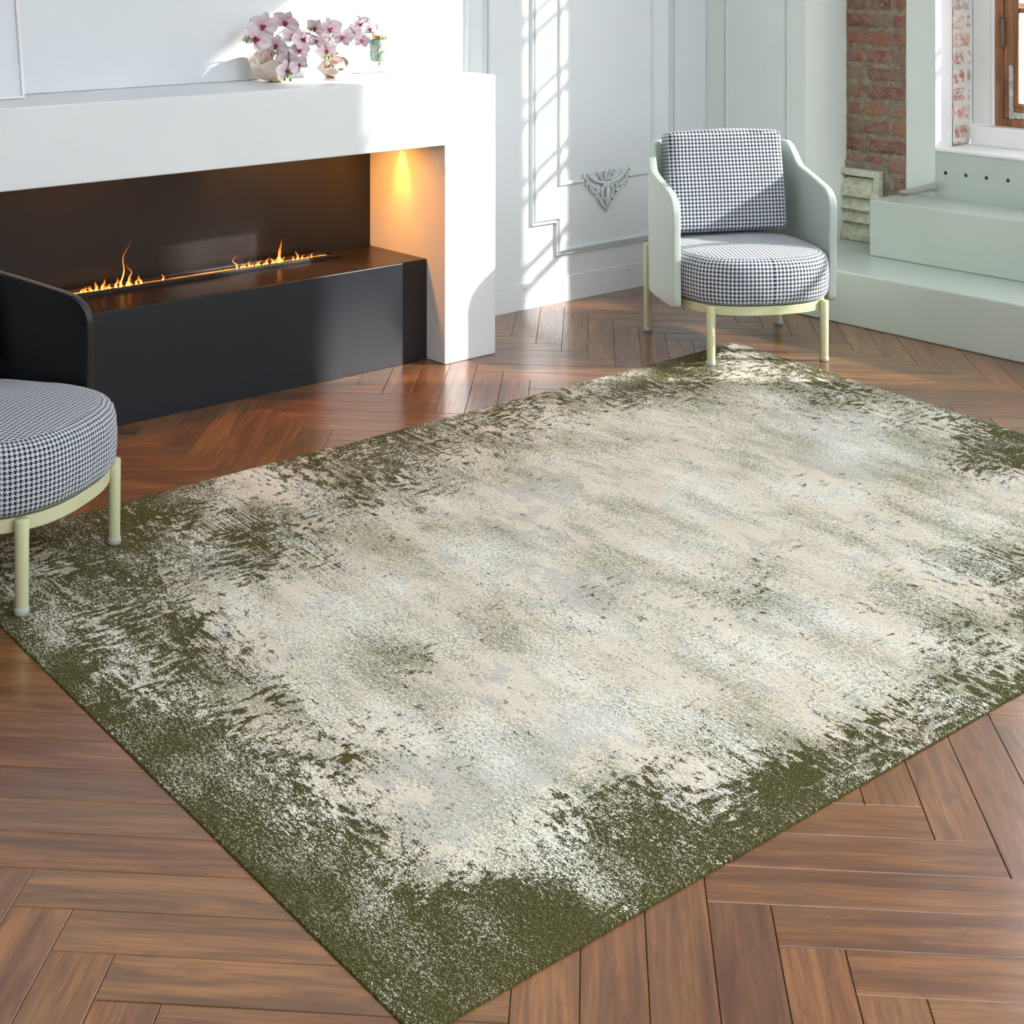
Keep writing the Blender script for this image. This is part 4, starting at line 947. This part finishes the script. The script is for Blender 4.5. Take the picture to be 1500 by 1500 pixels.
# leaning framed panel
def panel():
    r = empty('picture_frame', (-4.60, 1.75, MZ), 'white framed blank panel leaning on the wall above the mantel at the far left', 'frame')
    y1, y0, H = 2.111, 1.30, .62; x0 = -4.594; sl = -.051/.305
    def P(y, z, d=0): return (x0+sl*z+d, y, MZ+z)
    def prism(y0, y1, z0, z1, d0, d1, name, mat, bev):
        bm = bmesh.new()
        A = [bm.verts.new(P(y, z, d)) for d in (d0, d1) for z in (z0, z1) for y in (y0, y1)]
        for f in ((0, 1, 3, 2), (4, 6, 7, 5), (0, 4, 5, 1), (2, 3, 7, 6), (0, 2, 6, 4), (1, 5, 7, 3)): bm.faces.new([A[i] for i in f])
        return finish(name, bm, mat, r, bev=bev)
    b = .011
    prism(y0, y1, .001, b, -.016, 0, 'frame_rail', M_white, .003); prism(y0, y1, H-b, H, -.016, 0, 'frame_rail', M_white, .003)
    prism(y1-b, y1, b, H-b, -.016, 0, 'frame_rail', M_white, .003); prism(y0, y0+b, b, H-b, -.016, 0, 'frame_rail', M_white, .003)
    prism(y0+b, y1-b, b, H-b, -.013, -.009, 'panel', painted('panel_face', lin(222, 228, 236), .5, .01, .02), 0)
panel()

M_vase = NT('rose_silver_metal'); n = M_vase.noise(M_vase.pos(), 9, 2)
M_vase = M_vase.base(M_vase.mix(n, (.90, .78, .66, 1), (.84, .68, .55, 1)), .06, 1.)
def vase(loc, R, H, label, seed):
    bm = bmesh.new(); bmesh.ops.create_icosphere(bm, subdivisions=5, radius=1)
    rnd = random.Random(seed); D = []
    for k in range(26):   # facets: scooped dents spread over the ball
        z = 1-2*(k+.5)/26; a = k*2.39996+seed; s = math.sqrt(1-z*z)
        D.append((Vector((s*math.cos(a), s*math.sin(a), z)), rnd.uniform(.34, .46)))
    for v in bm.verts:
        p = v.co.normalized(); d = 0
        for c, r in D:
            q = (p-c).length
            if q < r: d = max(d, .13*(1-(q/r)**2)*r/.42)
        q = p*(1-d)
        q.x *= R; q.y *= R; q.z = q.z*H/2*1.04+H/2
        if q.z < .004: q.z = 0
        if q.z > H: q.z = H
        v.co = q+Vector((loc[0], loc[1], MZ))
    # open mouth
    bmesh.ops.delete(bm, geom=[f for f in bm.faces if f.calc_center_median().z > MZ+H-.001 or
        (Vector((f.calc_center_median().x-loc[0], f.calc_center_median().y-loc[1])).length < R*.36 and f.calc_center_median().z > MZ+H*.8)], context='FACES')
    o = finish('vase', bm, M_vase, None, True)
    o.modifiers.new('s', 'SOLIDIFY').thickness = .002
    tag(o, label, 'vase')
    for v_ in o.data.vertices: pass
    return o
V1, V2 = (-4.608, 3.036), (-4.606, 3.287)
vase(V1, .092, .140, 'larger dimpled rose silver vase full of orchids on the mantel', 1)
vase(V2, .058, .094, 'smaller dimpled rose silver vase beside the candle jar on the mantel', 4)

t = NT('orchid_petal'); at = t.attr('rr'); sp = t.node('ShaderNodeSeparateXYZ'); t.l.new(at.outputs['Vector'], sp.inputs[0])
c = t.mix(t.mapr(sp.outputs[0], .05, .75), lin(226, 196, 209), lin(243, 236, 240)); c = t.mix(t.mapr(sp.outputs[1], .0, .5, .35, 0), c, lin(206, 140, 176))
M_petal = t.base(c, .5); t.b.inputs['Subsurface Weight'].default_value = 0
M_lip = solid('orchid_lip', lin(150, 26, 70), .45); M_stem = solid('orchid_stem', lin(96, 92, 44), .5); M_bud = solid('orchid_bud', lin(112, 158, 40), .5)
CAM = Vector((0, 0, 1.5))
def blossom(parent, c, size, yaw, pitch, roll, rnd):
    c = Vector(c)
    look = (CAM-c).normalized()
    q = look.to_track_quat('Z', 'Y').to_matrix() @ Matrix.Rotation(yaw, 3, 'Y') @ Matrix.Rotation(pitch, 3, 'X') @ Matrix.Rotation(roll, 3, 'Z')
    bm = bmesh.new(); lay = bm.verts.layers.float_vector.new('rr')
    def petal(ang, L, W, cup, zo):
        nu, nv = 8, 6; g = []
        for i in range(nu+1):
            f = i/nu; row = []
            wd = W*math.sin(PI*min(1, f*.92+.06))**.7
            for j in range(nv+1):
                s_ = 2*j/nv-1
                x = s_*wd; y = f*L; z = zo+cup*(f-.5)**2*L*1.2-cup*.2*L+.18*wd*s_*s_+math.sin(f*5+s_*3)*.03*L
                p = Matrix.Rotation(ang, 3, 'Z') @ Vector((x, y, z))
                v = bm.verts.new(c+q @ p); v[lay] = (f, abs(s_), 0); row.append(v)
            g.append(row)
        for i in range(nu):
            for j in range(nv): f_ = bm.faces.new((g[i][j], g[i][j+1], g[i+1][j+1], g[i+1][j])); f_.smooth = True
    for k in (0, 2.25, -2.25): petal(k, size*.52, size*.17, .3, 0)          # sepals
    for k in (1.35, -1.35): petal(k, size*.56, size*.29, .35, size*.02)      # broad petals
    bmesh.ops.remove_doubles(bm, verts=bm.verts, dist=1e-6)
    o = finish('blossom', bm, M_petal, parent, True)
    m = o.modifiers.new('s', 'SOLIDIFY'); m.thickness = .0007
    bm = bmesh.new()
    def T(x, y, z): return c+q @ Vector((x*size, y*size, z*size))
    tube(bm, [T(0, .02, .02), T(0, -.03, .10), T(0, -.10, .14), T(0, -.17, .12)], [.035*size, .075*size, .07*size, .015*size], 8)
    for s_ in (1, -1): tube(bm, [T(.02*s_, -.01, .06), T(.08*s_, .0, .12), T(.09*s_, .05, .14)], [.03*size, .045*size, .012*size], 6)
    finish('lip', bm, M_lip, o, True)
def spray(label, root, stem, blos, buds, seed):
    rnd = random.Random(seed)
    r = empty('orchid_spray', root, label, 'orchid')
    bm = bmesh.new()
    for s_ in stem: tube(bm, bez(s_, 6), .0017, 6)
    for b in blos:
        c = Vector(b[:3]); n_ = min((Vector(p) for s_ in stem for p in bez(s_, 6)), key=lambda p: (p-c).length)
        back = c-(CAM-c).normalized()*.008
        tube(bm, [n_, (n_+back)/2+Vector((0, 0, .004)), back], .0011, 5)
    for b in buds:
        c = Vector(b); n_ = min((Vector(p) for s_ in stem for p in bez(s_, 6)), key=lambda p: (p-c).length)
        if (n_-c).length > .002: tube(bm, [n_, c], .0009, 5)
    finish('stem', bm, M_stem, r, True)
    for b in blos:
        sz = b[3] if len(b) > 3 else .062
        blossom(r, b[:3], sz*1.32, rnd.uniform(-.6, .6), rnd.uniform(-.5, .5), rnd.uniform(-.7, .7), rnd)
    for b in buds:
        bm = bmesh.new(); c = Vector(b); d = Vector((rnd.uniform(-.3, .3), rnd.uniform(-.3, .3), -1)).normalized()
        tube(bm, [c, c+d*.004, c+d*.009, c+d*.013], [.002, .0042, .004, .001], 8)
        finish('bud', bm, M_bud, r, True)
z1, z2 = MZ+.137, MZ+.09
spray('pale pink orchid spray rising left and drooping over the larger vase', (V1[0], V1[1], MZ+.02),
      [[(V1[0], V1[1], MZ+.02), (V1[0], V1[1], z1), (-4.575, 2.99, 1.20), (-4.575, 2.945, 1.19), (-4.572, 2.905, 1.192)],
       [(V1[0]+.004, V1[1], MZ+.02), (V1[0]+.01, V1[1]+.003, z1), (-4.545, 3.02, 1.195), (-4.50, 3.02, 1.16), (-4.49, 3.02, 1.115), (-4.478, 3.006, 1.08)]],
      [(-4.563, 2.967, 1.233, .074), (-4.575, 2.944, 1.190, .074), (-4.534, 3.001, 1.167, .062), (-4.505, 3.030, 1.115, .060), (-4.490, 3.012, 1.082, .058), (-4.486, 3.061, 1.101, .05)],
      [(-4.478, 3.006, 1.068), (-4.469, 3.016, 1.078), (-4.472, 3.013, 1.056), (-4.483, 3.0, 1.058), (-4.566, 2.905, 1.202), (-4.570, 2.900, 1.188)], 3)
spray('pink orchid spray arching up from the larger vase towards the smaller one', (V1[0]-.01, V1[1]+.01, MZ+.02),
      [[(V1[0]-.01, V1[1]+.01, MZ+.02), (V1[0]-.005, V1[1]+.008, z1), (-4.55, 3.04, 1.215), (-4.49, 3.08, 1.21), (-4.46, 3.13, 1.19), (-4.49, 3.18, 1.19)]],
      [(-4.515, 3.025, 1.247, .068), (-4.498, 3.044, 1.195, .062), (-4.478, 3.066, 1.186, .062), (-4.486, 3.062, 1.148, .05), (-4.451, 3.105, 1.228, .05), (-4.452, 3.112, 1.178, .045)],
      [(-4.461, 3.09, 1.226), (-4.452, 3.10, 1.222)], 8)
spray('small pink orchid spray drooping over the smaller vase', (V2[0], V2[1], MZ+.02),
      [[(V2[0], V2[1], MZ+.02), (V2[0]+.002, V2[1]-.002, z2), (-4.56, 3.25, 1.175), (-4.54, 3.215, 1.165), (-4.53, 3.2, 1.14), (-4.515, 3.195, 1.12)]],
      [(-4.547, 3.234, 1.215, .064), (-4.520, 3.273, 1.181, .060), (-4.552, 3.223, 1.138, .056), (-4.550, 3.205, 1.172, .045)],
      [(-4.515, 3.19, 1.122), (-4.508, 3.199, 1.122), (-4.50, 3.209, 1.127), (-4.512, 3.221, 1.198)], 12)
spray('pale orchid spray reaching from the smaller vase over the candle jar', (V2[0]-.008, V2[1]+.008, MZ+.02),
      [[(V2[0]-.008, V2[1]+.008, MZ+.02), (V2[0]-.004, V2[1]+.006, z2), (-4.56, 3.30, 1.185), (-4.51, 3.335, 1.195), (-4.485, 3.37, 1.20)]],
      [(-4.526, 3.321, 1.198, .052), (-4.508, 3.341, 1.228, .052), (-4.490, 3.366, 1.213, .048), (-4.505, 3.345, 1.168, .046)], [(-4.48, 3.376, 1.196)], 21)

def jar():
    cx_, cy_ = -4.435, 3.367
    r = empty('candle_jar', (cx_, cy_, MZ), 'pale green marbled candle jar with gold lid on a thin wire tripod', 'candle')
    t = NT('green_marble'); n = t.noise(t.pos(), 14, 5, .6, 1.5); M_marble = t.base(t.mix(t.mapr(n, .47, .55), lin(196, 216, 206), lin(120, 160, 146)), .25)
    M_gold = solid('gold_wire', (.83, .60, .25, 1), .22, 1.)
    bm = bmesh.new(); lathe(bm, [(0, 1.101), (.030, 1.101), (.0325, 1.104), (.0345, 1.135), (.0350, 1.170), (.0335, 1.176), (0, 1.176)], (cx_, cy_, 0), 36); finish('jar_body', bm, M_marble, r, True)
    bm = bmesh.new(); lathe(bm, [(0, 1.1762), (.024, 1.1762), (.0265, 1.179), (.0265, 1.189), (.024, 1.192), (0, 1.192)], (cx_, cy_, 0), 32)
    finish('lid', bm, M_gold, r, True, .001)
    bm = bmesh.new(); apex = Vector((cx_, cy_, 1.093)); tube(bm, bez([(cx_+.0, cy_, 1.0985), (cx_, cy_, 1.093), (cx_, cy_, 1.088)], 3), .0035, 8)
    for k, (dx, dy) in enumerate(((-.040, -.034), (-.024, .070), (.055, -.038))):
        tube(bm, [apex, (cx_+dx*.85, cy_+dy*.85, MZ+.001)], .0012, 6)
    tube(bm, [(cx_-.025, cy_, 1.0995), (cx_+.025, cy_, 1.0995)], .0012, 6); tube(bm, [(cx_, cy_-.025, 1.0995), (cx_, cy_+.025, 1.0995)], .0012, 6)
    for k in range(3):
        a = k*2.094-.67; d = Vector((math.cos(a), math.sin(a), 0))
        tube(bm, [Vector((cx_, cy_, 1.0995)), Vector((cx_, cy_, 1.0995))+d*.0355, Vector((cx_, cy_, 1.158))+d*.0365], .0014, 6)
    finish('tripod', bm, M_gold, r, True)
jar()

# ------------------------------------------------------------------ light and camera
w = bpy.data.worlds.new('World'); bpy.context.scene.world = w; w.use_nodes = True
bg = w.node_tree.nodes['Background']; bg.inputs[0].default_value = (.95, .975, 1.0, 1); bg.inputs[1].default_value = 6.5
sun = bpy.data.lights.new('Sun', 'SUN'); sun.energy = 11.; sun.angle = math.radians(.9); sun.color = (1, .95, .88)
so = bpy.data.objects.new('Sun', sun); C.objects.link(so)
so.rotation_euler = Vector((.87, 1., .62)).to_track_quat('Z', 'Y').to_euler()

cam = bpy.data.cameras.new('Camera'); co = bpy.data.objects.new('Camera', cam); C.objects.link(co)
co.location = (0, 0, 1.5); co.rotation_euler = (PI/2, 0, math.radians(49.7585))
cam.sensor_width = 36; cam.lens = 2296.07/1500*36
cam.shift_x = (750-677.37)/1500; cam.shift_y = -(750+75.64)/1500
cam.clip_start = .05
bpy.context.scene.camera = co
vs = bpy.context.scene.view_settings
vs.view_transform = 'Standard'; vs.look = 'None'; vs.exposure = -.38; vs.gamma = 1; vs.use_curve_mapping = False
